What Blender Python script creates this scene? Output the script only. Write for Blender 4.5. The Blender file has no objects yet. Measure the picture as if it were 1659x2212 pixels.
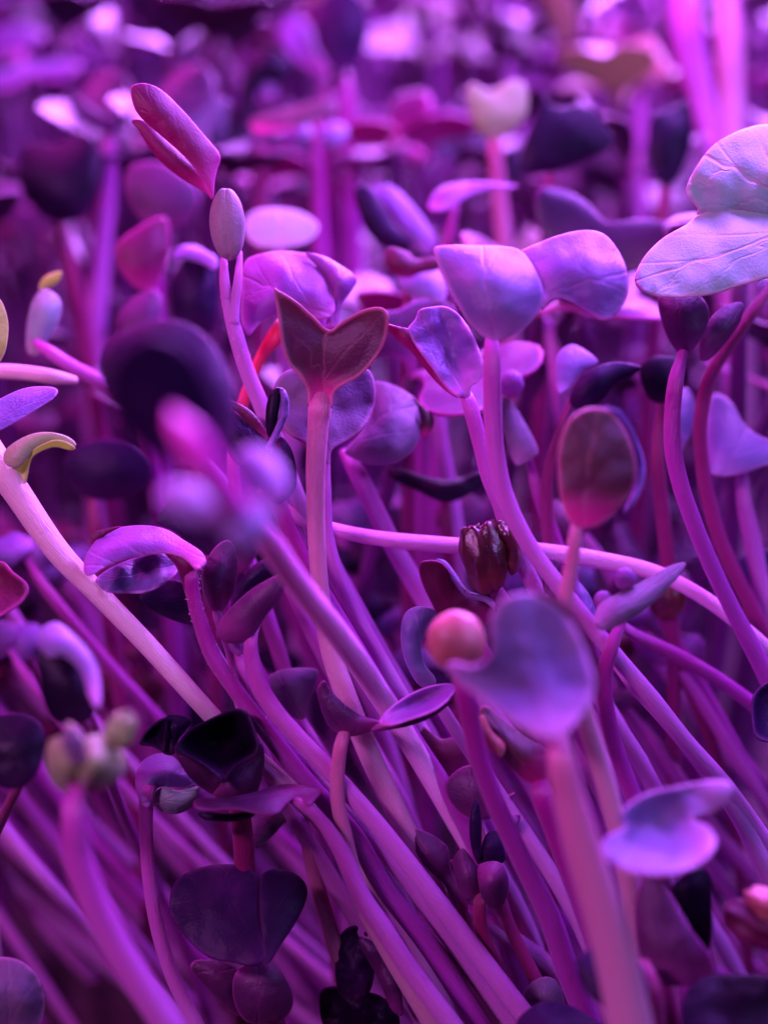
import bpy, bmesh, math, random
import numpy as np
from mathutils import Vector, Matrix, noise
from mathutils.geometry import delaunay_2d_cdt

# ------------------------------------------------------------------ camera, light, exposure
S = 0.01                                    # everything below is measured in centimetres
sc = bpy.context.scene
R = math.radians
PITCH = 25.0
CAM = Vector((0, 0, 11.0))
F = 1106.0 / math.tan(R(20))
cam_d = bpy.data.cameras.new('camera'); cam = bpy.data.objects.new('camera', cam_d)
sc.collection.objects.link(cam); sc.camera = cam
cam.location = CAM * S
cam.rotation_euler = (R(90 - PITCH), 0, 0)
cam_d.sensor_fit = 'VERTICAL'; cam_d.sensor_height = 24; cam_d.lens = 12 / math.tan(R(20))
cam_d.clip_start = 0.002; cam_d.clip_end = 20
cam_d.dof.use_dof = True; cam_d.dof.focus_distance = 10.05 * S; cam_d.dof.aperture_fstop = 9.6
ROT = Matrix.Rotation(R(90 - PITCH), 3, 'X')

w = bpy.data.worlds.new('World'); sc.world = w; w.use_nodes = True
bg = w.node_tree.nodes['Background']; bg.inputs[0].default_value = (0.35, 0.02, 0.80, 1); bg.inputs[1].default_value = 0.012

def lamp(name, loc, target, size, power, col, sy=None):
    l = bpy.data.lights.new(name, 'AREA'); l.energy = power; l.color = col
    l.shape = 'RECTANGLE'; l.size = size * S; l.size_y = (sy or size) * S
    o = bpy.data.objects.new(name, l); sc.collection.objects.link(o)
    o.location = Vector(loc) * S
    o.rotation_euler = (Vector(target) - Vector(loc)).to_track_quat('-Z', 'Y').to_euler()
    return o
# the violet grow lamp over the tray, then added rim and fill lamps
lamp('grow_lamp_violet', (3, 41, 18), (1, 39, 5), 38, 15.0, (0.56, 0.15, 1.0), 6)
lamp('hero_rim_pink', (-6, 16, 15.5), (-1, 11, 7), 10, 0.20, (1.0, 0.05, 0.85), 1.2)  # added pink rim for the sharp seedlings
lamp('hero_rim_near', (4.5, 13.5, 15.5), (1, 9, 6), 8, 0.46, (0.42, 0.11, 1.0), 1.2)  # added rim lamp, close in so it fades towards the back
lamp('front_fill', (-9, 0, 17), (0, 8.5, 5), 6, 0.255, (0.92, 0.24, 1.0), 1.2)  # added fill for surfaces that face the camera
lamp('side_fill', (10, 4, 15), (3, 10, 7), 5, 0.085, (0.40, 0.28, 1.0), 2)  # added fill that brings out the greens on the right

sc.view_settings.view_transform = 'Standard'; sc.view_settings.look = 'None'
sc.view_settings.exposure = -0.16; sc.view_settings.gamma = 1
sc.render.engine = 'CYCLES'
sc.cycles.max_bounces = 6; sc.cycles.diffuse_bounces = 2; sc.cycles.transmission_bounces = 4
sc.cycles.caustics_reflective = False; sc.cycles.caustics_refractive = False

# ------------------------------------------------------------------ helpers
def P(x, y, d):
    """picture point (1659 x 2212 grid) at depth d cm -> world, cm"""
    return CAM + ROT @ Vector(((x - 829.5) / F * d, -(y - 1106) / F * d, -d))
def proj(p):
    q = ROT.transposed() @ (p - CAM)
    d = -q.z
    return (829.5 + q.x / d * F, 1106 - q.y / d * F, d)

def link(o): sc.collection.objects.link(o); return o

def catmull(pts, closed=False, seg=8):
    pts = [np.array(p, float) for p in pts]; n = len(pts); out = []
    rng = range(n) if closed else range(n - 1)
    for i in rng:
        if closed: a, b, c, d = pts[i - 1], pts[i], pts[(i + 1) % n], pts[(i + 2) % n]
        else:
            b, c = pts[i], pts[i + 1]
            a = pts[i - 1] if i else 2 * b - c
            d = pts[i + 2] if i + 2 < n else 2 * c - b
        for k in range(seg):
            t = k / seg
            # centripetal-ish: plain uniform catmull with slightly lowered tension
            out.append(b + 0.5 * t * ((c - a) + t * ((2 * a - 5 * b + 4 * c - d) + t * (3 * b - a - 3 * c + d))))
    if not closed: out.append(pts[-1])
    return out

# ------------------------------------------------------------------ materials
MATS = {}
def nodes(name):
    m = bpy.data.materials.new(name); m.use_nodes = True
    nt = m.node_tree; nt.nodes.clear()
    return m, nt, nt.nodes.new, nt.links.new
def leaf_mat(name, base, alt, trans=(0.8, 0.02, 0.3), tr=0.25, rough=0.5, sheen=0.3, veins=0.5, edge=(0.7, 0.15, 0.45), spec=0.5, grain=1.0, vary=0.0, blush=None):
    blush = blush or [0.35 * a + 0.65 * b for a, b in zip(base, edge)]
    m, nt, N, K = nodes(name)
    out = N('ShaderNodeOutputMaterial'); mix = N('ShaderNodeMixShader'); mix.inputs[0].default_value = tr
    p = N('ShaderNodeBsdfPrincipled'); t = N('ShaderNodeBsdfTranslucent')
    K(mix.outputs[0], out.inputs[0]); K(p.outputs[0], mix.inputs[1]); K(t.outputs[0], mix.inputs[2])
    tc = N('ShaderNodeTexCoord'); uv = N('ShaderNodeUVMap'); uv.uv_map = 'UVMap'
    ed = N('ShaderNodeUVMap'); ed.uv_map = 'edge'
    # mottled colour
    n1 = N('ShaderNodeTexNoise'); n1.inputs['Scale'].default_value = 260; n1.inputs['Detail'].default_value = 5; n1.inputs['Roughness'].default_value = 0.6
    K(tc.outputs['Object'], n1.inputs['Vector'])
    r1 = N('ShaderNodeMapRange'); r1.inputs[1].default_value = 0.38; r1.inputs[2].default_value = 0.64
    K(n1.outputs[0], r1.inputs[0])
    c = N('ShaderNodeMix'); c.data_type = 'RGBA'; c.inputs[6].default_value = (*base, 1); c.inputs[7].default_value = (*alt, 1)
    K(r1.outputs[0], c.inputs[0])
    # margin colour: thin pinkish edge, brightened to paint in its rim light
    sx = N('ShaderNodeSeparateXYZ'); K(ed.outputs[0], sx.inputs[0])
    r2 = N('ShaderNodeMapRange'); r2.inputs[1].default_value = 0.0; r2.inputs[2].default_value = 0.13; r2.inputs[3].default_value = 0.85; r2.inputs[4].default_value = 0
    K(sx.outputs[0], r2.inputs[0])
    c2 = N('ShaderNodeMix'); c2.data_type = 'RGBA'; c2.inputs[7].default_value = (*edge, 1)
    sb_ = N('ShaderNodeSeparateXYZ'); K(uv.outputs[0], sb_.inputs[0])
    rb = N('ShaderNodeMapRange'); rb.interpolation_type = 'SMOOTHSTEP'; rb.inputs[1].default_value = 0.0; rb.inputs[2].default_value = 0.38; rb.inputs[3].default_value = 0.9; rb.inputs[4].default_value = 0; K(sb_.outputs[1], rb.inputs[0])
    cb = N('ShaderNodeMix'); cb.data_type = 'RGBA'; cb.inputs[7].default_value = (*blush, 1); K(rb.outputs[0], cb.inputs[0]); K(c.outputs[2], cb.inputs[6])
    K(r2.outputs[0], c2.inputs[0]); K(cb.outputs[2], c2.inputs[6])
    # veins: midrib and side veins from the leaf's own coordinates
    su = N('ShaderNodeSeparateXYZ'); K(uv.outputs[0], su.inputs[0])
    nz = N('ShaderNodeTexNoise'); nz.inputs['Scale'].default_value = 3.0; nz.inputs['Detail'].default_value = 2; K(uv.outputs[0], nz.inputs['Vector'])
    def M(op, a, b=None):
        q = N('ShaderNodeMath'); q.operation = op
        for i, v in enumerate((a, b)):
            if v is None: continue
            if isinstance(v, (int, float)): q.inputs[i].default_value = v
            else: K(v, q.inputs[i])
        return q.outputs[0]
    nn = M('MULTIPLY', M('SUBTRACT', nz.outputs[0], 0.5), 1.0)
    au = M('ABSOLUTE', M('ADD', su.outputs[0], M('MULTIPLY', nn, 0.5)))
    mid = M('SUBTRACT', 1.0, M('MINIMUM', M('MULTIPLY', au, 16.0), 1.0))
    side = M('ADD', M('SUBTRACT', M('MULTIPLY', su.outputs[1], 2.3), M('MULTIPLY', M('POWER', au, 0.8), 1.6)), nn)
    fr = M('ABSOLUTE', M('SUBTRACT', M('FRACT', side), 0.5))
    sv = M('SUBTRACT', 1.0, M('MINIMUM', M('MULTIPLY', fr, 12.0), 1.0))
    sv = M('MULTIPLY', sv, M('MAXIMUM', M('SUBTRACT', 0.65, M('MULTIPLY', au, 0.7)), 0.0))
    v = M('MAXIMUM', mid, sv)
    cv = N('ShaderNodeMix'); cv.data_type = 'RGBA'; cv.inputs[7].default_value = (*edge, 1)
    K(M('MULTIPLY', v, 0.22 * veins), cv.inputs[0]); K(c2.outputs[2], cv.inputs[6])
    col = cv.outputs[2]
    if vary:
        oi = N('ShaderNodeObjectInfo'); h = N('ShaderNodeHueSaturation')
        K(M('ADD', 1 - vary * 0.6, M('MULTIPLY', oi.outputs['Random'], vary * 1.6)), h.inputs['Value'])
        K(M('ADD', 0.47, M('MULTIPLY', M('FRACT', M('MULTIPLY', oi.outputs['Random'], 7.3)), 0.06)), h.inputs['Hue'])
        K(col, h.inputs['Color']); col = h.outputs[0]
    K(col, p.inputs['Base Color'])
    t.inputs[0].default_value = (*trans, 1)
    # bump: grain of the cells, puckers and veins
    g = N('ShaderNodeTexNoise'); g.inputs['Scale'].default_value = 5200; g.inputs['Detail'].default_value = 3; K(tc.outputs['Object'], g.inputs['Vector'])
    g2 = N('ShaderNodeTexNoise'); g2.inputs['Scale'].default_value = 620; g2.inputs['Detail'].default_value = 3; K(tc.outputs['Object'], g2.inputs['Vector'])
    hsum = M('ADD', M('ADD', M('MULTIPLY', g.outputs[0], 0.42 * grain), M('MULTIPLY', g2.outputs[0], 0.5)), M('MULTIPLY', v, -0.5 * veins))
    b = N('ShaderNodeBump'); b.inputs['Strength'].default_value = 0.55; b.inputs['Distance'].default_value = 0.00022
    K(hsum, b.inputs['Height']); K(b.outputs[0], p.inputs['Normal'])
    p.inputs['Roughness'].default_value = rough
    rr = N('ShaderNodeMapRange'); rr.inputs[3].default_value = rough - 0.1; rr.inputs[4].default_value = rough + 0.15; K(n1.outputs[0], rr.inputs[0]); K(rr.outputs[0], p.inputs['Roughness'])
    p.inputs['Specular IOR Level'].default_value = spec
    p.inputs['Sheen Weight'].default_value = sheen; p.inputs['Sheen Roughness'].default_value = 0.35
    p.inputs['Sheen Tint'].default_value = (0.9, 0.75, 1.0, 1)
    MATS[name] = m; return m
def stem_mat(name, body, top, pos=0.12, rough=0.34, sss=0.2, vary=0.0):
    m, nt, N, K = nodes(name)
    out = N('ShaderNodeOutputMaterial'); p = N('ShaderNodeBsdfPrincipled'); K(p.outputs[0], out.inputs[0])
    uv = N('ShaderNodeUVMap'); uv.uv_map = 'UVMap'; tc = N('ShaderNodeTexCoord')
    su = N('ShaderNodeSeparateXYZ'); K(uv.outputs[0], su.inputs[0])
    n = N('ShaderNodeTexNoise'); n.inputs['Scale'].default_value = 1.3; n.inputs['Detail'].default_value = 4
    mp = N('ShaderNodeMapping'); mp.inputs['Scale'].default_value = (5.0, 0.8, 1); K(uv.outputs[0], mp.inputs['Vector']); K(mp.outputs[0], n.inputs['Vector'])
    r = N('ShaderNodeMapRange'); r.inputs[1].default_value = 0.0; r.inputs[2].default_value = 2.2; r.inputs[3].default_value = 1; r.inputs[4].default_value = 0; r.interpolation_type = 'SMOOTHSTEP'
    ad = N('ShaderNodeMath'); ad.operation = 'MULTIPLY_ADD'; ad.inputs[1].default_value = 1.4; K(n.outputs[0], ad.inputs[0]); K(su.outputs[1], ad.inputs[2])
    sb = N('ShaderNodeMath'); sb.operation = 'SUBTRACT'; sb.inputs[1].default_value = 0.7; K(ad.outputs[0], sb.inputs[0])
    K(sb.outputs[0], r.inputs[0])
    c = N('ShaderNodeMix'); c.data_type = 'RGBA'; c.inputs[6].default_value = (*body, 1); c.inputs[7].default_value = (*top, 1); K(r.outputs[0], c.inputs[0])
    # long blush streaks
    s2 = N('ShaderNodeMapRange'); s2.inputs[1].default_value = 0.45; s2.inputs[2].default_value = 0.75; s2.inputs[4].default_value = 0.25; K(n.outputs[0], s2.inputs[0])
    c2 = N('ShaderNodeMix'); c2.data_type = 'RGBA'; c2.inputs[7].default_value = (*[0.5 * a + 0.5 * b for a, b in zip(body, top)], 1)
    K(s2.outputs[0], c2.inputs[0]); K(c.outputs[2], c2.inputs[6])
    col = c2.outputs[2]
    if vary:
        oi = N('ShaderNodeObjectInfo'); h = N('ShaderNodeHueSaturation'); q = N('ShaderNodeMath'); q.operation = 'MULTIPLY_ADD'
        q.inputs[1].default_value = vary * 1.5; q.inputs[2].default_value = 1 - vary; K(oi.outputs['Random'], q.inputs[0]); K(q.outputs[0], h.inputs['Value'])
        K(col, h.inputs['Color']); col = h.outputs[0]
    K(col, p.inputs['Base Color'])
    # elongated cells
    m2 = N('ShaderNodeMapping'); m2.inputs['Scale'].default_value = (60, 9, 1); K(uv.outputs[0], m2.inputs['Vector'])
    g = N('ShaderNodeTexNoise'); g.inputs['Scale'].default_value = 1; g.inputs['Detail'].default_value = 3; K(m2.outputs[0], g.inputs['Vector'])
    g2 = N('ShaderNodeTexNoise'); g2.inputs['Scale'].default_value = 3500; g2.inputs['Detail'].default_value = 2; K(tc.outputs['Object'], g2.inputs['Vector'])
    a2 = N('ShaderNodeMath'); a2.operation = 'MULTIPLY_ADD'; a2.inputs[1].default_value = 0.3; K(g2.outputs[0], a2.inputs[0]); K(g.outputs[0], a2.inputs[2])
    b = N('ShaderNodeBump'); b.inputs['Strength'].default_value = 0.8; b.inputs['Distance'].default_value = 0.00018
    K(a2.outputs[0], b.inputs['Height']); K(b.outputs[0], p.inputs['Normal'])
    p.inputs['Roughness'].default_value = rough; p.inputs['Specular IOR Level'].default_value = 0.6
    p.inputs['Sheen Weight'].default_value = 0.12; p.inputs['Sheen Roughness'].default_value = 0.4
    if sss:
        p.inputs['Subsurface Weight'].default_value = sss; p.inputs['Subsurface Radius'].default_value = (1.0, 0.35, 0.6); p.inputs['Subsurface Scale'].default_value = 0.0009
    MATS[name] = m; return m

#         name        base                alt                 translucent
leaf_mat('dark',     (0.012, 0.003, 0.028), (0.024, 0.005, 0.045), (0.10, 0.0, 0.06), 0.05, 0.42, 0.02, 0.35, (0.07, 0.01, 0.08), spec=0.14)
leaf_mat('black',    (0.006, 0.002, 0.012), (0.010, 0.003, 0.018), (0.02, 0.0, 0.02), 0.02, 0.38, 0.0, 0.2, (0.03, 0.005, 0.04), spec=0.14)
leaf_mat('plum',     (0.065, 0.010, 0.070), (0.10, 0.018, 0.09), (0.40, 0.01, 0.22), 0.12, 0.5, 0.06, 0.5, (0.36, 0.05, 0.28))
leaf_mat('wine',     (0.08, 0.003, 0.040), (0.12, 0.006, 0.05), (0.50, 0.0, 0.16), 0.20, 0.5, 0.03, 0.4, (0.45, 0.04, 0.28))
leaf_mat('magenta',  (0.095, 0.001, 0.055), (0.13, 0.002, 0.07), (0.75, 0.0, 0.32), 0.24, 0.5, 0.02, 0.5, (0.7, 0.07, 0.45))
leaf_mat('violet',   (0.12, 0.075, 0.28), (0.17, 0.10, 0.32), (0.5, 0.04, 0.5), 0.16, 0.48, 0.20, 0.9, (0.55, 0.22, 0.6))
leaf_mat('orchid',   (0.20, 0.055, 0.28), (0.25, 0.075, 0.32), (0.7, 0.03, 0.5), 0.2, 0.45, 0.18, 0.9, (0.65, 0.17, 0.5))
leaf_mat('lavender', (0.13, 0.11, 0.28), (0.18, 0.15, 0.32), (0.6, 0.2, 0.5), 0.14, 0.5, 0.25, 0.8, (0.6, 0.32, 0.6))
leaf_mat('lilac',    (0.19, 0.15, 0.30), (0.25, 0.19, 0.34), (0.6, 0.2, 0.5), 0.16, 0.5, 0.30, 0.8, (0.65, 0.36, 0.6))
leaf_mat('dusty',    (0.10, 0.075, 0.14), (0.15, 0.11, 0.17), (0.45, 0.08, 0.25), 0.15, 0.52, 0.2, 0.9, (0.40, 0.18, 0.34))
leaf_mat('moss',     (0.22, 0.20, 0.19), (0.29, 0.25, 0.24), (0.45, 0.2, 0.25), 0.10, 0.5, 0.2, 0.4, (0.40, 0.25, 0.30))
leaf_mat('sage',     (0.23, 0.42, 0.33), (0.29, 0.47, 0.40), (0.3, 0.6, 0.2), 0.10, 0.5, 0.14, 1.6, (0.65, 0.45, 0.5))
leaf_mat('olive',    (0.048, 0.014, 0.042), (0.075, 0.035, 0.036), (0.50, 0.03, 0.20), 0.18, 0.5, 0.06, 0.9, (0.6, 0.2, 0.3), blush=(0.80, 0.03, 0.34))
leaf_mat('lime',     (0.42, 0.80, 0.07), (0.50, 0.85, 0.10), (0.7, 0.8, 0.1), 0.22, 0.45, 0.06, 0.4, (0.6, 0.7, 0.3))
leaf_mat('beige',    (0.24, 0.44, 0.12), (0.32, 0.48, 0.17), (0.5, 0.5, 0.1), 0.15, 0.45, 0.1, 0.2, (0.5, 0.45, 0.3))
leaf_mat('rose',     (0.60, 0.30, 0.24), (0.38, 0.09, 0.08), (0.9, 0.1, 0.15), 0.10, 0.35, 0.1, 0.0, (0.7, 0.3, 0.3))
leaf_mat('husk',     (0.03, 0.004, 0.008), (0.13, 0.02, 0.01), (0.5, 0.06, 0.0), 0.06, 0.28, 0.0, 0.0, (0.30, 0.06, 0.05), spec=1.0, grain=0.6)
for nm, a in (('fill_dark', ((0.012, 0.002, 0.022), (0.026, 0.004, 0.034), (0.3, 0.0, 0.18), 0.10, 0.36, 0.05, 0.4, (0.14, 0.02, 0.12))),
              ('fill_plum', ((0.09, 0.012, 0.10), (0.15, 0.03, 0.14), (0.6, 0.01, 0.3), 0.25, 0.42, 0.2, 0.4, (0.6, 0.1, 0.4))),
              ('fill_violet', ((0.19, 0.08, 0.32), (0.27, 0.12, 0.38), (0.7, 0.05, 0.5), 0.25, 0.4, 0.3, 0.4, (0.7, 0.2, 0.5))),
              ('fill_green', ((0.30, 0.40, 0.26), (0.40, 0.46, 0.32), (0.6, 0.6, 0.2), 0.25, 0.45, 0.2, 0.4, (0.7, 0.5, 0.4)))):
    leaf_mat(nm, *a, vary=0.35)
stem_mat('stem_pink',    (0.62, 0.23, 0.62), (0.48, 0.07, 0.40))
stem_mat('stem_bright', (0.92, 0.50, 0.85), (0.90, 0.30, 0.70))
stem_mat('stem_plain',   (0.64, 0.32, 0.66), (0.54, 0.15, 0.52))
stem_mat('stem_pale',    (0.80, 0.66, 0.66), (0.80, 0.62, 0.58))
stem_mat('stem_rose',    (0.60, 0.38, 0.44), (0.58, 0.20, 0.34))
stem_mat('stem_magenta', (0.42, 0.05, 0.42), (0.34, 0.008, 0.24))
stem_mat('stem_crimson', (0.30, 0.02, 0.16), (0.24, 0.01, 0.10))
stem_mat('stem_hot', (1.0, 0.14, 0.85), (1.0, 0.06, 0.70))
stem_mat('stem_red',     (0.48, 0.10, 0.42), (0.95, 0.02, 0.07))
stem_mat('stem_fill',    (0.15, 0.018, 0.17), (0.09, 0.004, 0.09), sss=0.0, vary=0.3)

# ------------------------------------------------------------------ leaf surface inside an outline
def surface(bm, loop, mapf, axis, th, step, mat_index=0, back_index=None, seed=0, tpx=None):
    """loop: dense closed 2-D outline; mapf(x, y, e, u, v) -> world cm; makes a thin closed blade with rounded rim"""
    A = np.array(loop, float); n = len(A)
    nxt = np.roll(A, -1, 0); seg = nxt - A; L2 = (seg ** 2).sum(1) + 1e-9
    area = 0.5 * (A[:, 0] * nxt[:, 1] - nxt[:, 0] * A[:, 1]).sum()
    tang = np.roll(A, -1, 0) - np.roll(A, 1, 0); tang /= (np.linalg.norm(tang, axis=1, keepdims=True) + 1e-9)
    inn = np.stack([-tang[:, 1], tang[:, 0]], 1) * (1 if area > 0 else -1)
    def edist(Q):
        d = Q[:, None, :] - A[None]; t = np.clip((d * seg[None]).sum(2) / L2[None], 0, 1)
        return np.sqrt(((d - t[..., None] * seg[None]) ** 2).sum(2)).min(1)
    def inside(Q):
        x, y = Q[:, 0:1], Q[:, 1:2]; x1, y1, x2, y2 = A[:, 0], A[:, 1], nxt[:, 0], nxt[:, 1]
        c = ((y1 > y) != (y2 > y)) & (x < (x2 - x1) * (y - y1) / (y2 - y1 + 1e-12) + x1)
        return c.sum(1) % 2 == 1
    tp = tpx or step * 0.6
    rings = [A + inn * tp * k for k in (0.3, 0.9)]
    extra = []
    for k, rg in zip((0.3, 0.9), rings):
        e = edist(rg); ok = inside(rg) & (e > tp * k * 0.8); extra.append(rg[ok])
    mn, mx = A.min(0), A.max(0); rnd = random.Random(seed)
    g = []
    ny = int((mx[1] - mn[1]) / (step * 0.87)) + 2; nx = int((mx[0] - mn[0]) / step) + 2
    for j in range(ny):
        for i in range(nx):
            g.append((mn[0] + (i + 0.5 * (j % 2)) * step + rnd.uniform(-.1, .1) * step, mn[1] + j * step * 0.87 + rnd.uniform(-.1, .1) * step))
    g = np.array(g); g = g[inside(g)]
    if len(g): g = g[edist(g) > tp * 0.9 + step * 0.5]
    allp = np.concatenate([A] + extra + ([g] if len(g) else []))
    res = delaunay_2d_cdt([Vector(p) for p in allp], [], [list(range(n))], 1, 1e-4, False)
    V = np.array([tuple(v) for v in res[0]]); faces = [tuple(f) for f in res[2]]
    inm = inside(np.array([V[list(f)].mean(0) for f in faces])); faces = [f for f, k in zip(faces, inm) if k]
    E = edist(V); emax = max(E.max(), 1e-6)
    b = np.array(axis[0], float); tipv = np.array(axis[1], float) - b; Ln = np.linalg.norm(tipv); ax = tipv / Ln; pr = np.array([-ax[1], ax[0]])
    q = V - b; vv = q @ ax / Ln; uu = q @ pr; um = max(np.abs(uu).max(), 1e-6); uu = uu / um
    # smooth dome over the outline (a membrane fixed at the rim), so bulges have no creases
    ed_ = np.array(list({(min(a, b_), max(a, b_)) for f in faces for a, b_ in zip(f, list(f[1:]) + [f[0]])}))
    wL = 1.0 / (((V[ed_[:, 0]] - V[ed_[:, 1]]) ** 2).sum(1) + 1e-6); free = E > tp * 0.02
    ws = np.bincount(ed_[:, 0], wL, len(V)) + np.bincount(ed_[:, 1], wL, len(V)); phi = (E / emax) * (2 - E / emax); c0 = 8.0 / emax ** 2 * 0.5
    for _ in range(120):
        acc = np.bincount(ed_[:, 0], wL * phi[ed_[:, 1]], len(V)) + np.bincount(ed_[:, 1], wL * phi[ed_[:, 0]], len(V))
        phi = np.where(free, (acc + c0) / np.maximum(ws, 1e-9), 0)
    phi /= max(phi.max(), 1e-6)
    pos = [Vector(mapf(V[i, 0], V[i, 1], phi[i], uu[i], vv[i])) for i in range(len(V))]
    # normals of the mid surface
    nor = [Vector((0, 0, 0)) for _ in pos]
    for f in faces:
        nn = (pos[f[1]] - pos[f[0]]).cross(pos[f[2]] - pos[f[0]])
        for i in f: nor[i] += nn
    cz = sum((nr.dot(CAM - p) for nr, p in zip(nor, pos)))
    sgn = 1 if cz > 0 else -1
    uvl = bm.loops.layers.uv.get('UVMap') or bm.loops.layers.uv.new('UVMap')
    el = bm.loops.layers.uv.get('edge') or bm.loops.layers.uv.new('edge')
    top, bot, info = [], [], {}
    for i, p in enumerate(pos):
        nr = nor[i].normalized() * sgn
        k = min(E[i] / tp, 1.0); h = th * 0.5 * math.sqrt(max(0, 1 - (1 - k) ** 2))
        if h < th * 0.02:
            v = bm.verts.new(p * S); top.append(v); bot.append(v)
        else:
            v = bm.verts.new((p + nr * h) * S); v2 = bm.verts.new((p - nr * h) * S); top.append(v); bot.append(v2)
        for vv_ in (top[-1], bot[-1]): info[vv_] = (uu[i], vv[i], E[i] / emax)
    for f in faces:
        for lst, fl, mi in ((top, sgn < 0, mat_index), (bot, sgn > 0, mat_index if back_index is None else back_index)):
            vs = [lst[i] for i in f]
            if fl: vs.reverse()
            if len(set(vs)) < 3: continue
            try: fc = bm.faces.new(vs)
            except ValueError: continue
            fc.smooth = True; fc.material_index = mi
            for lp in fc.loops:
                a = info[lp.vert]; lp[uvl].uv = (a[0], a[1]); lp[el].uv = (a[2], 0)

def finish(name, bm, mats, parent, base, label=None):
    me = bpy.data.meshes.new(name)
    bmesh.ops.translate(bm, verts=bm.verts, vec=-base * S)
    bm.to_mesh(me); bm.free()
    for m in mats: me.materials.append(MATS[m])
    o = link(bpy.data.objects.new(name, me)); o.parent = parent
    if label: o['label'] = label
    return o

def tube(bm, pts, rad, segs=14, v0=0.0, cap=True, flat=0.0, seed=0, bumpy=0.0):
    uvl = bm.loops.layers.uv.get('UVMap') or bm.loops.layers.uv.new('UVMap')
    n = len(pts); rings = []; dist = v0; up = Vector((0.3, -1, 0.2)).normalized(); ds = []
    for i in range(n):
        t = (pts[min(i + 1, n - 1)] - pts[max(i - 1, 0)])
        if t.length < 1e-9: t = Vector((0, 0, -1))
        t.normalize(); a = up.cross(t)
        if a.length < 1e-6: a = Vector((1, 0, 0))
        a.normalize(); b = t.cross(a).normalized(); up = b if b.dot(up) > 0 else -b
        b = up; a = t.cross(b).normalized()
        if i: dist += (pts[i] - pts[i - 1]).length
        ds.append(dist); ring = []
        for k in range(segs):
            an = 2 * math.pi * k / segs; r = rad[i] * (1 + 0.05 * noise.noise(Vector((math.cos(an) * .8, math.sin(an) * .8 + seed, dist * 1.1))))
            if bumpy: r *= 1 + bumpy * noise.noise(Vector((math.cos(an) * 3, math.sin(an) * 3 + seed, dist * 9)))
            ring.append(bm.verts.new((pts[i] + a * math.cos(an) * r + b * math.sin(an) * r * (1 - flat)) * S))
        rings.append(ring)
    for i in range(n - 1):
        for k in range(segs):
            k2 = (k + 1) % segs
            f = bm.faces.new((rings[i][k], rings[i + 1][k], rings[i + 1][k2], rings[i][k2])); f.smooth = True
            for lp, (uu, vv) in zip(f.loops, ((k / segs, ds[i]), (k / segs, ds[i + 1]), ((k + 1) / segs, ds[i + 1]), ((k + 1) / segs, ds[i]))): lp[uvl].uv = (uu, vv)
    if cap:
        for ring, e in ((rings[0], 0), (rings[-1], n - 1)):
            t = (pts[0] - pts[1]) if e == 0 else (pts[-1] - pts[-2]); t.normalize()
            c = bm.verts.new((pts[e] + t * rad[e] * 0.6) * S)
            for k in range(segs):
                vs = (ring[k], ring[(k + 1) % segs], c)
                f = bm.faces.new(vs if e == 0 else vs[::-1]); f.smooth = True
    bmesh.ops.recalc_face_normals(bm, faces=bm.faces)

def stem_path(pts, d, slope=0.03, w=40, ground=True):
    """pts: (x, y[, w[, d]]) -> dense world path and radii, carried down to the growing mat"""
    full = []; ld = d; lw = w; px, py = pts[0][0], pts[0][1]; dd = d
    def sl_(i):      # widths are given across the picture's axes: turn them into true diameters for slanting stems
        a, c = pts[max(i - 1, 0)], pts[min(i + 1, len(pts) - 1)]; dx, dy = abs(c[0] - a[0]), abs(c[1] - a[1]); return max(dx, dy, 1e-6) / max(math.hypot(dx, dy), 1e-6)
    for n_, p in enumerate(pts):
        if len(p) > 3: dd = p[3]
        else: dd = dd + slope * math.hypot(p[0] - px, p[1] - py) / 100
        if len(p) > 2 and p[2]: lw = p[2]
        px, py = p[0], p[1]
        full.append((*P(p[0], p[1], dd + (0.05 + lw / 2 * dd / F if n_ == 0 else 0)), lw / 2 * dd / F * (0.6 if n_ == 0 else 0.92) * sl_(n_)))
    k = 8 if len(pts) < 12 else 5
    c = catmull(full, False, k)
    path = [Vector(q[:3]) for q in c]; rad = [max(q[3], 0.01) for q in c]
    if ground:
        dr = (path[-1] - path[-4]).normalized(); p = path[-1].copy(); r = rad[-1]; r1 = min(r, 0.10)
        if p.z > 0.2:
            k = 0
            while p.z > 0 and k < 60:
                dr = (dr * 0.84 + Vector((0, 0, -1)) * 0.16).normalized(); p = p + dr * 0.35; path.append(p.copy()); r = r * .93 + r1 * .07; rad.append(r); k += 1
    return path, rad

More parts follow.
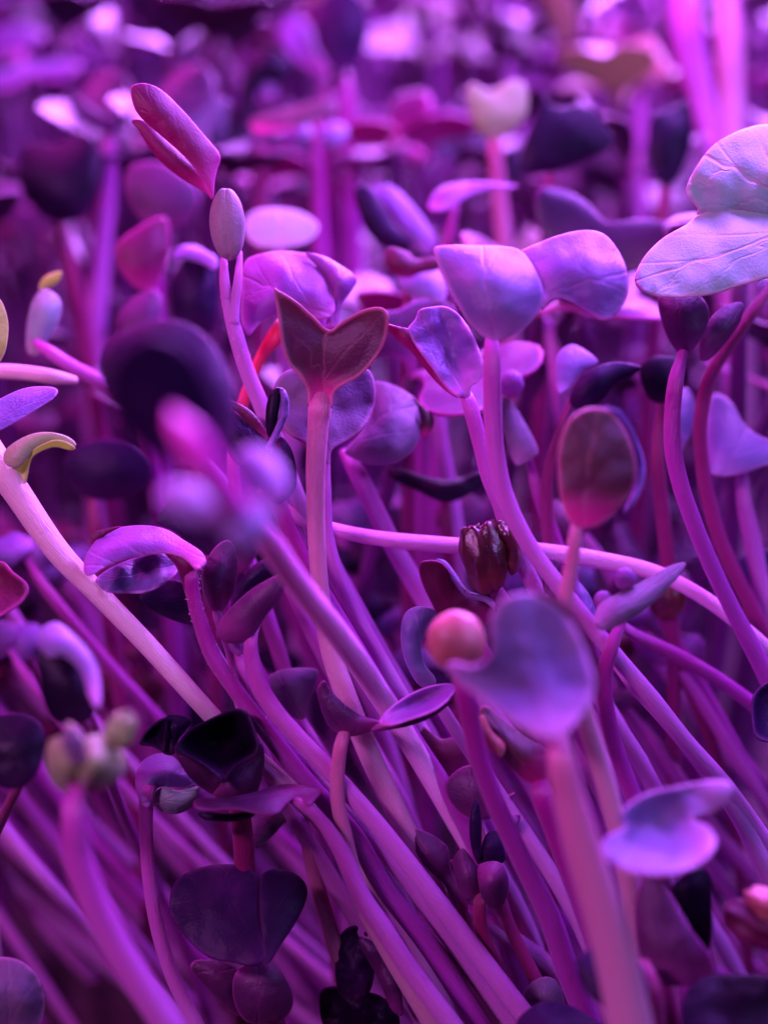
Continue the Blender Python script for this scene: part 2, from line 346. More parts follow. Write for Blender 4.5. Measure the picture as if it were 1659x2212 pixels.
HERO = []      # (x, y, depth, radius px) kept clear by the crop behind
def leaf(o, D, mat, gx=0, gy=0, b=0.08, fold=0, base=None, tip=None, th=0.024, wr=0.012, back=None, kx=0, ky=0, ax=None, seed=None, name='leaf', label=None, curl=0, smooth=True):
    return dict(o=o, D=D, mat=mat, gx=gx, gy=gy, b=b, fold=fold, base=base, tip=tip, th=th, wr=wr, back=back, kx=kx, ky=ky, name=name, label=label, curl=curl, seed=seed)
def build_surface(bm, lf, mi, bi):
    o = lf['o']; D = lf['D']
    loop = catmull(o, True, 5 if len(o) > 10 else 8)
    A = np.array(o, float); cx, cy = A.mean(0); size = max(np.ptp(A[:, 0]), np.ptp(A[:, 1]))
    base = lf['base'] or (cx, A[:, 1].max())
    tip = lf['tip'] or (2 * cx - base[0], 2 * cy - base[1])
    step = max(5.0, size / 20); sd = (lf['seed'] or 0) + cx * .01
    def mapf(x, y, e, u, v):
        X, Y = (x - cx) / 100, (y - cy) / 100
        d = D + lf['gx'] * X + lf['gy'] * Y + lf['b'] * (1 - e) + lf['fold'] * math.sqrt(u * u + 0.01) + lf['kx'] * X * X + lf['ky'] * Y * Y + lf['curl'] * (1 - e) ** 8
        d += 0.55 * lf['wr'] * (noise.noise(Vector((x / 45, y / 45, sd))) * 2 + noise.noise(Vector((x / 16, y / 16, sd + 9))) * 0.6)
        return P(x, y, d)
    th = lf['th']
    surface(bm, loop, mapf, (base, tip), th, step, mi, bi, seed=int(cx), tpx=max(3.0, min(step * 0.8, th * 0.8 * F / D)))
    HERO.append((cx, cy, D, size * 0.5))
def add_leaf(lf, parent, base):
    lst = lf if isinstance(lf, list) else [lf]
    bm = bmesh.new(); mats = []
    def idx(m):
        if m not in mats: mats.append(m)
        return mats.index(m)
    for l in lst: build_surface(bm, l, idx(l['mat']), idx(l['back']) if l['back'] else None)
    return finish(lst[0]['name'], bm, mats, parent, base, lst[0]['label'])
def blob(c, rx, ry, D, mat, rot=0, rz=None, name='cotyledon', label=None, groove=0.0, rough=0.05, open_top=False):
    return dict(blob=1, c=c, rx=rx, ry=ry, D=D, mat=mat, rot=rot, rz=rz, name=name, label=label, groove=groove, rough=rough, open_top=open_top)
def add_blob(s, parent, base):
    bm = bmesh.new(); bmesh.ops.create_uvsphere(bm, u_segments=40, v_segments=28, radius=1)
    uvl = bm.loops.layers.uv.new('UVMap'); el = bm.loops.layers.uv.new('edge')
    k = s['D'] / F; rx, ry = s['rx'] * k, s['ry'] * k; rz = (s['rz'] * k) if s['rz'] else rx * 0.8
    c = P(*s['c'], s['D']); ca, sa = math.cos(R(s['rot'])), math.sin(R(s['rot']))
    if s['open_top']:
        bmesh.ops.delete(bm, geom=[v for v in bm.verts if v.co.z > 0.80 + 0.10 * noise.noise(Vector((v.co.x * 4, v.co.y * 4, 1)))], context='VERTS')
    for f in bm.faces:
        f.smooth = True
        for lp in f.loops: q = lp.vert.co; lp[uvl].uv = (q.x, q.z * .5 + .5); lp[el].uv = (1, 0)
    for v in bm.verts:
        q = v.co.copy(); g = 1 - s['groove'] * math.exp(-(q.x / 0.14) ** 2) * (1 if q.y < 0 else 0.3) + s['rough'] * noise.noise(q * 2.2 + Vector((s['c'][0], 0, 0)))
        # superellipse: a little squarer than an egg
        x, y, z = q.x * rx * g, q.y * rz * g, q.z * ry * g
        v.co = (c + ROT @ Vector((x * ca - z * sa, x * sa + z * ca, -y * -1 * -1))) * S
    if s['open_top']: bmesh.ops.solidify(bm, geom=bm.faces[:], thickness=0.025 * S)
    bmesh.ops.recalc_face_normals(bm, faces=bm.faces)
    HERO.append((s['c'][0], s['c'][1], s['D'], max(s['rx'], s['ry'])))
    return finish(s['name'], bm, [s['mat']], parent, base, s['label'])

HERO_STEMS = []
def seedling(label, stems, leaves, name='radish_seedling', group='radish seedlings in the tray', cat='seedling'):
    """stems: list of (points, depth, slope, material[, ground]) - the first is the one rooted in the mat"""
    root = link(bpy.data.objects.new(name, None)); root.empty_display_size = 0.004
    paths = []
    for i, s in enumerate(stems):
        ground = (i == 0) if len(s) < 5 else s[4]
        paths.append((stem_path(s[0], s[1], s[2], ground=ground), s[3]))
    base = paths[0][0][0][-1].copy()
    root.location = base * S
    root['label'] = label; root['category'] = cat
    if group: root['group'] = group
    for i, ((path, rad), m) in enumerate(paths):
        bm = bmesh.new(); tube(bm, path, rad, seed=len(path) + i)
        finish('stem' if i == 0 else 'leaf_stalk', bm, [m], root, base)
    for l in leaves:
        if isinstance(l, dict) and l.get('blob'): add_blob(l, root, base)
        else: add_leaf(l, root, base)
    return root

def beads(parent, base, pts, r, mat, name):
    """a scatter of tiny translucent hairs or droplets, one part"""
    bm = bmesh.new()
    for p in pts: bmesh.ops.create_icosphere(bm, subdivisions=1, radius=r * S * random.uniform(.6, 1.2), matrix=Matrix.Translation(p * S))
    for f in bm.faces: f.smooth = True
    o = finish(name, bm, [mat], parent, base); o['kind'] = 'stuff'; return o
def hairs(parent, base, path, rad, n, length, mat, name='stalk_hairs', seed=3):
    rv = random.Random(seed); bm = bmesh.new()
    for _ in range(n):
        i = rv.randrange(len(path) - 1); p = path[i].lerp(path[i + 1], rv.random()); t = (path[i + 1] - path[i]).normalized()
        a = Vector((rv.gauss(0, 1), rv.gauss(0, 1), rv.gauss(0, 1))); a = (a - t * a.dot(t)).normalized()
        q = p + a * rad[i] * .95; L = length * rv.uniform(.5, 1.2); e = q + (a + Vector((rv.uniform(-.4, .4), rv.uniform(-.4, .4), rv.uniform(-.2, .5)))) * L
        s = t.cross(a) * .0028; u = t * .0028
        v = [bm.verts.new((q + k) * S) for k in (s + u, s * -1 + u, u * -2)]; tp = bm.verts.new(e * S)
        for k in range(3): bm.faces.new((v[k], v[(k + 1) % 3], tp))
    o = finish(name, bm, [mat], parent, base); o['kind'] = 'stuff'; return o

# ------------------------------------------------------------------ the growing mat
def structure(name, z, x0, x1, y0, y1, col, col2):
    m, nt, N, K = nodes(name + '_material')
    out = N('ShaderNodeOutputMaterial'); p = N('ShaderNodeBsdfPrincipled'); K(p.outputs[0], out.inputs[0])
    tc = N('ShaderNodeTexCoord'); n = N('ShaderNodeTexNoise'); n.inputs['Scale'].default_value = 400; n.inputs['Detail'].default_value = 6; K(tc.outputs['Object'], n.inputs['Vector'])
    c = N('ShaderNodeMix'); c.data_type = 'RGBA'; c.inputs[6].default_value = (*col, 1); c.inputs[7].default_value = (*col2, 1); K(n.outputs[0], c.inputs[0]); K(c.outputs[2], p.inputs['Base Color'])
    b = N('ShaderNodeBump'); b.inputs['Distance'].default_value = 0.001; K(n.outputs[0], b.inputs['Height']); K(b.outputs[0], p.inputs['Normal']); p.inputs['Roughness'].default_value = 0.9
    bm = bmesh.new(); nx, ny = 60, 60; vs = []
    for j in range(ny + 1):
        for i in range(nx + 1):
            x = x0 + (x1 - x0) * i / nx; y = y0 + (y1 - y0) * j / ny
            vs.append(bm.verts.new(Vector((x, y, z + 0.25 * noise.noise(Vector((x * .7, y * .7, 0))))) * S))
    for j in range(ny):
        for i in range(nx):
            a = j * (nx + 1) + i; f = bm.faces.new((vs[a], vs[a + 1], vs[a + nx + 2], vs[a + nx + 1])); f.smooth = True
    me = bpy.data.meshes.new(name); bm.to_mesh(me); bm.free(); me.materials.append(m)
    o = link(bpy.data.objects.new(name, me)); o['kind'] = 'structure'; return o
structure('ground', -0.1, -60, 60, -15, 150, (0.035, 0.012, 0.030), (0.09, 0.03, 0.06))

# ================================================================== sharp and named seedlings
# --- the heart leaf in the middle
H = seedling('central upright seedling with a deeply notched heart leaf, red veined at its base',
  [([(694, 842, 52), (692, 878, 54), (688, 915, 49), (683, 1000, 46), (682, 1080, 43), (685, 1180, 42), (693, 1280, 42), (708, 1380, 46), (735, 1470, 52), (790, 1610, 56), (860, 1760, 58), (950, 1940, 58), (1060, 2150, 60)], 10.0, 0.02, 'stem_rose')],
  [leaf([(592, 626), (604, 628), (640, 650), (680, 685), (710, 713), (735, 697), (780, 671), (818, 663), (838, 676), (840, 700), (832, 740), (812, 775), (778, 812), (742, 832), (722, 850), (714, 885), (670, 885), (664, 845), (650, 818), (620, 780), (607, 735), (600, 680)], 9.95, 'olive', gy=0.05, b=0.05, fold=-0.16, base=(694, 880), tip=(710, 640), th=0.028, kx=0.02, curl=-.05)])
seedling('dusty round leaf hanging directly behind the central heart leaf and stem',
  [([(706, 985, 26), (703, 1060, 28), (712, 1180, 32), (760, 1310, 44), (850, 1480, 50), (960, 1680, 52), (1100, 1930, 54)], 10.35, 0.04, 'stem_plain')],
  [leaf([(632, 797), (605, 812), (588, 848), (596, 890), (620, 935), (655, 957), (690, 972), (702, 1000), (712, 1000), (718, 972), (750, 953), (785, 928), (806, 885), (811, 840), (800, 803), (770, 790), (700, 780)], 10.3, 'dusty', gy=-0.12, b=-0.05, fold=0.14, base=(706, 1000), tip=(700, 780), wr=0.03)])
# --- tall one with folded capsule leaf
seedling('tall seedling at upper left with a raised magenta leaf above a closed oval seed leaf',
  [([(484, 545, 20), (485, 600, 23), (492, 655, 28), (508, 715, 38), (530, 790, 40), (562, 870, 42), (600, 960, 42), (650, 1090, 40), (720, 1240, 40), (820, 1420, 44), (950, 1650, 46)], 10.3, 0.03, 'stem_plain'),
   ([(519, 545, 18), (515, 600, 20), (508, 660, 24), (506, 700, 26)], 10.32, 0.0, 'stem_plain')],
  [[leaf([(283, 200), (288, 184), (315, 180), (350, 195), (400, 243), (440, 290), (470, 325), (477, 345), (470, 365), (464, 395), (462, 425), (454, 428), (442, 392), (400, 340), (350, 295), (312, 262), (292, 235)], 10.2, 'magenta', gx=0.1, b=0.06, base=(458, 425), tip=(290, 190), fold=0.05, wr=0.015),
    leaf([(285, 262), (300, 257), (322, 268), (362, 305), (420, 355), (448, 390), (459, 425), (430, 408), (395, 387), (350, 352), (322, 318), (303, 287)], 10.32, 'magenta', gx=0.05, b=0.08, base=(455, 425), tip=(285, 262), wr=0.01)],
   blob((492, 484), 38, 79, 10.25, 'moss', rot=3, groove=0.04, name='closed_seed_leaf')])
# --- orchid umbrella leaf
seedling('purple leaf arching like an umbrella behind the central heart leaf, on a red stalk',
  [([(618, 690, 54), (598, 722, 50), (566, 768, 30), (540, 830, 28), (518, 900, 30), (505, 1000, 32), (520, 1150, 36), (600, 1400, 40)], 10.7, 0.03, 'stem_red')],
  [[leaf([(522, 600), (528, 568), (548, 553), (600, 543), (650, 546), (680, 556), (708, 590), (722, 640), (722, 675), (700, 690), (650, 680), (590, 686), (560, 702), (540, 724), (530, 718), (522, 690), (522, 640)], 10.5, 'orchid', gy=-0.22, b=0.18, base=(722, 690), tip=(530, 600), wr=0.03),
    leaf([(660, 548), (700, 554), (735, 573), (760, 590), (771, 608), (757, 632), (738, 660), (728, 705), (705, 705), (712, 672), (716, 635), (700, 592)], 10.6, 'orchid', gy=-0.1, gx=.1, b=0.14, base=(715, 705), tip=(740, 560), wr=0.02)]])
# --- lavender wings
seedling('seedling with two smooth lavender lobes spread like wings, right of centre',
  [([(1062, 715, 42), (1062, 780, 42), (1063, 880, 43), (1070, 980, 42), (1088, 1065, 44), (1120, 1140, 46), (1160, 1205, 48), (1210, 1270, 50), (1270, 1345, 50), (1340, 1430, 50), (1410, 1510, 48), (1480, 1600, 50), (1560, 1690, 50), (1630, 1790, 54), (1720, 1930, 56)], 9.45, 0.045, 'stem_pink')],
  [[leaf([(936, 545), (950, 531), (1010, 530), (1080, 532), (1122, 541), (1150, 572), (1172, 620), (1170, 660), (1142, 700), (1110, 724), (1070, 735), (1040, 724), (1010, 695), (985, 650), (960, 600)], 9.2, 'lavender', gy=-0.14, b=0.22, base=(1065, 735), tip=(1040, 530), wr=0.02, ky=.05),
    leaf([(1120, 548), (1160, 526), (1210, 507), (1270, 497), (1312, 512), (1345, 560), (1357, 612), (1350, 650), (1325, 684), (1298, 690), (1258, 668), (1220, 648), (1192, 648), (1168, 672), (1170, 620), (1150, 580)], 9.35, 'violet', gy=-0.16, b=0.12, base=(1150, 640), tip=(1350, 590), wr=0.035, fold=.1)]])
seedling('wrinkled lilac leaf with a magenta underside, leaning left of the two lavender wings',
  [([(1000, 838, 44), (1016, 880, 38), (1035, 950, 38), (1055, 1030, 38), (1078, 1085, 40), (1105, 1160, 44), (1165, 1290, 44), (1260, 1450, 44), (1380, 1640, 46)], 9.95, 0.05, 'stem_pink')],
  [[leaf([(880, 712), (896, 690), (905, 670), (930, 663), (962, 662), (992, 680), (1020, 722), (1040, 770), (1046, 800), (1034, 825), (1018, 835), (1014, 858), (990, 858), (965, 838), (940, 805), (910, 765), (890, 735)], 9.9, 'violet', gy=-0.12, gx=-0.05, b=-0.08, base=(1000, 855), tip=(905, 670), wr=0.06),
    leaf([(830, 700), (860, 705), (892, 716), (915, 760), (945, 805), (970, 838), (990, 860), (965, 847), (930, 812), (890, 762), (852, 728)], 9.95, 'magenta', gy=0.1, b=0.05, base=(985, 855), tip=(832, 700), wr=0.01)]])
# --- sage leaf at the right edge
seedling('large pale grey-green leaf with sharp veins entering at the right edge',
  [([(1810, 470, 52), (1830, 560, 54), (1850, 760, 56), (1870, 1000, 58), (1900, 1400, 60)], 10.1, 0.03, 'stem_pale')],
  [[leaf([(1508, 466), (1506, 450), (1486, 427), (1483, 400), (1510, 350), (1545, 310), (1600, 281), (1660, 269), (1740, 285), (1800, 390), (1800, 480), (1659, 478), (1580, 462)], 10.08, 'sage', gy=-0.06, gx=-0.03, b=0.08, base=(1800, 470), tip=(1500, 330), wr=0.05, ky=0.12, th=0.028),
    leaf([(1508, 464), (1560, 453), (1659, 458), (1800, 470), (1740, 560), (1659, 600), (1600, 617), (1540, 636), (1470, 643), (1410, 640), (1380, 626), (1370, 600), (1390, 556), (1430, 515), (1480, 486)], 9.85, 'sage', gy=-0.24, gx=-.02, b=0.10, base=(1800, 470), tip=(1375, 610), wr=0.05, th=0.028)]])
# --- thick pale stem from the left edge
seedling('thick pale pink stem crossing from the left edge, tipped with a small yellow-green curled leaf',
  [([(-30, 935, 70), (0, 1005, 74), (45, 1075, 76), (125, 1190, 74), (220, 1290, 68), (330, 1405, 64), (430, 1515, 60), (500, 1590, 58), (600, 1680, 60), (720, 1800, 60), (860, 1960, 60), (1020, 2150, 60)], 9.9, 0.02, 'stem_pale')],
  [[leaf([(8, 985), (20, 965), (60, 941), (100, 933), (140, 940), (163, 955), (160, 965), (120, 952), (85, 968), (62, 990), (40, 1010), (15, 1005)], 9.8, 'beige', gy=-.1, b=0.05, base=(20, 1000), tip=(160, 960), wr=0.005),
    leaf([(30, 1008), (58, 985), (80, 966), (118, 950), (150, 957), (164, 968), (152, 973), (120, 966), (85, 978), (67, 997), (57, 1045), (48, 1052), (34, 1030)], 9.88, 'lime', gy=0.1, b=-0.04, base=(35, 1030), tip=(160, 968), wr=0.005)]])
# --- arching leaf
seedling('leaf folded like a saddle above its wrinkled dark twin, on a hairy magenta stalk',
  [([(425, 1205, 40), (415, 1240, 32), (418, 1285, 33), (432, 1340, 36), (458, 1412, 42), (500, 1478, 46), (575, 1578, 52), (650, 1672, 54), (705, 1735, 54), (770, 1812, 54), (830, 1918, 54), (930, 2050, 58), (1040, 2222, 60)], 9.85, 0.015, 'stem_magenta')],
  [[leaf([(182, 1232), (185, 1203), (210, 1166), (250, 1142), (310, 1135), (360, 1144), (400, 1168), (436, 1192), (447, 1214), (436, 1228), (424, 1232), (395, 1206), (350, 1196), (300, 1203), (240, 1220), (205, 1240), (188, 1243)], 9.7, 'orchid', gy=-0.45, gx=0.03, b=0.10, base=(430, 1225), tip=(185, 1225), wr=0.015),
    leaf([(355, 1193), (395, 1200), (432, 1212), (444, 1220), (432, 1232), (422, 1245), (424, 1290), (405, 1292), (392, 1250), (378, 1218)], 9.82, 'magenta', gy=0.1, b=0.05, base=(415, 1290), tip=(370, 1195), wr=0.005)],
   leaf([(210, 1248), (250, 1222), (300, 1203), (350, 1194), (385, 1215), (382, 1240), (355, 1262), (318, 1280), (270, 1282), (232, 1279), (213, 1265)], 9.95, 'violet', gy=-0.28, b=0.02, base=(390, 1220), tip=(210, 1260), wr=0.09, seed=4),
   leaf([(192, 1168), (205, 1150), (240, 1140), (262, 1138), (230, 1155), (205, 1175)], 9.9, 'wine', b=0.02, wr=0.0)])
seedling('matt dark plum leaf lying low behind the hairy magenta stalk',
  [([(425, 1330, 30), (470, 1420, 34), (560, 1560, 40), (700, 1750, 44), (850, 1960, 46)], 10.4, 0.03, 'stem_plain')],
  [leaf([(302, 1290), (318, 1268), (345, 1256), (385, 1254), (418, 1275), (440, 1320), (442, 1348), (400, 1348), (350, 1330), (318, 1310)], 10.3, 'dark', gy=-0.1, b=0.03, base=(440, 1345), tip=(305, 1290), wr=0.015)])
seedling('brownish dark leaf behind the saddle-shaped leaf, under the blurred lilac buds',
  [([(455, 1180, 30), (470, 1260, 34), (540, 1420, 40), (660, 1620, 44), (800, 1850, 46)], 10.6, 0.03, 'stem_magenta')],
  [leaf([(338, 1128), (355, 1095), (395, 1062), (450, 1060), (500, 1100), (515, 1150), (490, 1190), (450, 1200), (410, 1170), (370, 1145)], 10.5, 'dark', gy=-0.05, b=0.05, base=(470, 1195), tip=(350, 1100)),
   leaf([(470, 1190), (475, 1130), (510, 1080), (560, 1080), (575, 1130), (560, 1190), (520, 1240), (485, 1235)], 10.62, 'plum', b=0.05, base=(480, 1235), tip=(560, 1090))])
seedling('narrow upright plum leaf beside the hairy magenta stalk',
  [([(468, 1300, 26), (472, 1335, 24), (500, 1410, 28), (520, 1500, 40), (560, 1620, 44), (650, 1790, 46), (780, 2000, 50), (900, 2180, 52)], 10.15, 0.03, 'stem_pink')],
  [leaf([(440, 1285), (438, 1235), (455, 1195), (480, 1170), (500, 1170), (513, 1200), (512, 1250), (500, 1290), (480, 1322), (462, 1322)], 10.1, 'plum', gx=0.12, b=0.08, base=(470, 1325), tip=(490, 1170), wr=0.02)])
seedling('smooth plum boat-shaped leaf tilted up to the right, with a dark leaf behind it',
  [([(556, 1345, 34), (543, 1378, 32), (546, 1430, 38), (562, 1485, 46), (590, 1530, 52), (625, 1572, 54), (725, 1680, 56), (830, 1800, 56), (955, 1960, 58), (1030, 2058, 58), (1150, 2215, 60)], 9.8, 0.012, 'stem_pink')],
  [leaf([(469, 1375), (474, 1345), (500, 1312), (545, 1272), (590, 1246), (612, 1241), (620, 1255), (604, 1295), (575, 1330), (556, 1362), (535, 1386), (500, 1390)], 9.62, 'plum', gy=0.1, b=0.10, base=(535, 1388), tip=(610, 1245), wr=0.01, fold=0.04),
   leaf([(500, 1312), (512, 1270), (545, 1225), (580, 1205), (602, 1215), (606, 1238), (585, 1248), (545, 1272)], 9.9, 'dark', b=0.05, base=(520, 1310), tip=(590, 1210))])
seedling('bright pink stem running between the hairy stalk and the plum boat leaf',
  [([(512, 1400, 28), (522, 1440, 26), (540, 1500, 34), (590, 1580, 40), (660, 1650, 46), (760, 1760, 50), (880, 1900, 52), (1010, 2080, 54), (1120, 2230, 56)], 10.02, 0.02, 'stem_pink')],
  [blob((512, 1395), 16, 22, 10.0, 'orchid', rot=20, name='leaf_bud')])
# --- dark cluster centre left
seedling('cluster of dark purple curled leaves left of the central stem',
  [([(585, 1000, 40), (600, 1080, 40), (640, 1180, 44), (720, 1320, 48), (830, 1500, 50), (960, 1700, 52)], 10.15, 0.03, 'stem_magenta')],
  [[leaf([(577, 935), (576, 880), (588, 845), (604, 838), (606, 860), (600, 900), (592, 945)], 9.95, 'black', b=0.05, base=(585, 940), tip=(600, 840), wr=0),
    leaf([(604, 838), (618, 846), (625, 875), (620, 905), (605, 935), (592, 960), (580, 985), (576, 965), (590, 935), (603, 900), (608, 865)], 9.9, 'violet', gx=0.3, b=0.10, base=(585, 980), tip=(612, 840), wr=0.01)],
   leaf([(480, 864), (500, 865), (540, 886), (566, 916), (580, 942), (574, 948), (550, 925), (515, 893)], 10.05, 'wine', b=0.03, base=(578, 945), tip=(480, 865), wr=0.0),
   leaf([(465, 882), (490, 880), (525, 902), (560, 930), (588, 955), (580, 990), (550, 1010), (510, 1000), (485, 960), (470, 920)], 10.1, 'dark', gy=-0.05, b=0.06, base=(580, 985), tip=(470, 885), curl=-.04),
   leaf([(596, 950), (612, 945), (632, 975), (641, 1015), (640, 1050), (625, 1075), (600, 1090), (572, 1070), (565, 1020), (575, 970)], 10.0, 'dark', b=0.10, gx=-.1, base=(585, 960), tip=(610, 1085))])
# --- blurred foreground, left
seedling('very blurred dark foreground leaf on a hot pink stalk, with lilac buds, at left',
  [([(545, 1120, 70, 7.7), (585, 1175, 74, 8.1), (645, 1262, 76, 8.6), (742, 1385, 72, 9.3), (820, 1500, 64, 10.05), (895, 1620, 60, 10.3), (960, 1730, 58, 10.45), (1030, 1850, 56, 10.6), (1120, 2000, 54, 10.8)], 7.6, 0.24, 'stem_bright'),
   ([(372, 885, 24, 5.8), (388, 915, 54, 5.75), (412, 948, 84, 5.75), (452, 1015, 92, 5.85), (498, 1080, 84, 6.2), (540, 1130, 70, 7.2)], 5.75, 0.40, 'stem_hot', False)],
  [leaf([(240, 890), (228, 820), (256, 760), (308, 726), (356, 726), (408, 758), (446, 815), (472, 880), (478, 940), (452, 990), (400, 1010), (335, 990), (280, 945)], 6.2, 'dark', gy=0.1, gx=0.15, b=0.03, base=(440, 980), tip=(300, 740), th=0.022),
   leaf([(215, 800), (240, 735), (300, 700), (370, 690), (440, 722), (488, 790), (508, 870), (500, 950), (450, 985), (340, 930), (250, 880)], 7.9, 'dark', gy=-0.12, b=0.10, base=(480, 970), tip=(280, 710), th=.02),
   leaf([(340, 1080), (360, 1045), (410, 1040), (460, 1060), (500, 1095), (490, 1130), (440, 1135), (380, 1120)], 6.3, 'lavender', gy=-.2, b=0.08, base=(500, 1110), tip=(345, 1080), name='leaf_bud'),
   leaf([(505, 985), (545, 965), (590, 985), (620, 1030), (625, 1080), (590, 1100), (545, 1060), (515, 1020)], 6.5, 'violet', gy=-.15, b=0.08, base=(590, 1095), tip=(520, 980), name='leaf_bud'),
   leaf([(470, 1120), (500, 1085), (560, 1075), (590, 1110), (570, 1160), (530, 1190), (490, 1170)], 6.3, 'lavender', gy=-.2, b=0.10, base=(560, 1080), tip=(500, 1190), name='leaf_bud')])
# --- tulip
seedling('near-black tulip-shaped leaf cup with a crumpled side leaf, over a crimson stem',
  [([(500, 1690, 46), (515, 1740, 48), (526, 1810, 50), (530, 1880, 50), (540, 1980, 48), (570, 2120, 50), (620, 2300, 52)], 10.0, 0.03, 'stem_crimson')],
  [[leaf([(378, 1622), (388, 1598), (410, 1575), (450, 1555), (500, 1532), (528, 1533), (542, 1550), (556, 1590), (562, 1612), (552, 1635), (525, 1648), (500, 1668), (483, 1692), (450, 1662), (415, 1640)], 9.95, 'black', gy=-.1, b=-0.3, base=(480, 1690), tip=(500, 1530), wr=0.01),
    leaf([(378, 1622), (415, 1636), (450, 1660), (484, 1692), (478, 1710), (462, 1716), (435, 1700), (405, 1672)], 9.8, 'plum', gy=.1, b=0.04, base=(475, 1710), tip=(385, 1625), wr=0.01),
    leaf([(563, 1606), (571, 1625), (570, 1660), (560, 1700), (545, 1728), (500, 1728), (462, 1718), (480, 1690), (500, 1664), (525, 1646), (550, 1634)], 9.75, 'plum', gx=0.15, b=0.10, base=(490, 1728), tip=(565, 1610), wr=0.015)],
   [leaf([(302, 1608), (312, 1585), (335, 1562), (360, 1549), (362, 1570), (358, 1600), (355, 1622), (330, 1612)], 9.9, 'black', b=-.08, wr=0.02),
    leaf([(358, 1549), (390, 1545), (415, 1556), (400, 1580), (385, 1600), (376, 1628), (358, 1630), (352, 1620), (360, 1585)], 9.85, 'dark', b=0.05, wr=0.06)]])
seedling('small glossy lilac bud splitting over a grey-green seed leaf, on a thin stem',
  [([(336, 1690, 40), (322, 1705, 38), (316, 1750, 34), (318, 1830, 32), (326, 1920, 34), (345, 2020, 36), (378, 2120, 38), (430, 2225, 42)], 9.95, 0.02, 'stem_pink')],
  [leaf([(294, 1700), (296, 1665), (315, 1640), (345, 1628), (375, 1636), (400, 1660), (425, 1690), (410, 1702), (375, 1700), (345, 1700), (332, 1720), (322, 1745), (305, 1735)], 9.9, 'violet', gy=-0.3, b=0.16, base=(310, 1735), tip=(420, 1690), wr=0.03, name='seed_leaf'),
   leaf([(333, 1735), (336, 1712), (355, 1700), (385, 1708), (415, 1700), (430, 1703), (420, 1735), (400, 1752), (375, 1758), (350, 1752)], 9.95, 'sage', gy=0.1, b=0.10, base=(335, 1735), tip=(428, 1705), wr=0.03, name='seed_leaf')])
seedling('long flat purple leaf held level in front of the tulip-shaped cup',
  [([(622, 1722, 24), (655, 1738, 38), (695, 1775, 42), (735, 1835, 46), (780, 1935, 52), (830, 2010, 56), (890, 2100, 58), (985, 2225, 60)], 9.65, 0.015, 'stem_pink')],
  [leaf([(418, 1735), (430, 1726), (480, 1724), (540, 1714), (590, 1698), (630, 1694), (665, 1700), (695, 1707), (684, 1726), (668, 1740), (640, 1726), (620, 1738), (600, 1758), (560, 1760), (510, 1750), (450, 1752), (425, 1748)], 9.6, 'plum', gy=-0.5, b=0.05, base=(640, 1712), tip=(420, 1740), wr=0.01),
   leaf([(428, 1755), (450, 1755), (500, 1758), (540, 1755), (550, 1762), (520, 1772), (480, 1774), (440, 1768)], 9.68, 'dark', gy=-0.2, b=0.05, base=(550, 1760), tip=(430, 1760), wr=0.005)])
seedling('dusty mauve leaf half hidden beneath the long flat leaf',
  [([(655, 1770, 34), (668, 1830, 36), (690, 1930, 38), (730, 2060, 42), (790, 2220, 44)], 10.3, 0.03, 'stem_rose')],
  [leaf([(552, 1745), (600, 1735), (660, 1725), (720, 1722), (765, 1750), (768, 1790), (740, 1800), (700, 1785), (655, 1772), (620, 1775), (590, 1805), (555, 1832), (545, 1790)], 10.25, 'dusty', gy=-0.2, b=0.06, base=(655, 1775), tip=(550, 1830))])
seedling('leaf twisted into a shallow bowl with a curled purple rim, amid the slanting stems',
  [([(752, 1570, 44), (738, 1605, 34), (730, 1660, 34), (730, 1730, 36), (744, 1800, 38), (762, 1880, 42), (785, 1950, 50), (850, 2070, 54), (940, 2220, 56)], 9.75, 0.02, 'stem_rose')],
  [[leaf([(686, 1500), (690, 1478), (702, 1470), (715, 1490), (742, 1518), (780, 1545), (826, 1560), (808, 1576), (775, 1588), (740, 1588), (706, 1560)], 9.7, 'plum', b=0.08, gy=.1, base=(750, 1590), tip=(690, 1475), wr=0.01),
    leaf([(820, 1562), (832, 1538), (870, 1508), (920, 1484), (968, 1476), (984, 1488), (970, 1512), (935, 1538), (885, 1556), (845, 1568)], 9.75, 'orchid', gy=-0.4, b=-0.14, base=(820, 1565), tip=(980, 1485), wr=0.02),
    leaf([(820, 1562), (850, 1562), (885, 1550), (935, 1532), (970, 1508), (984, 1490), (978, 1512), (940, 1545), (890, 1566), (840, 1576), (800, 1580)], 9.65, 'plum', gy=.1, b=0.05, base=(810, 1572), tip=(980, 1495), wr=0.0)]])
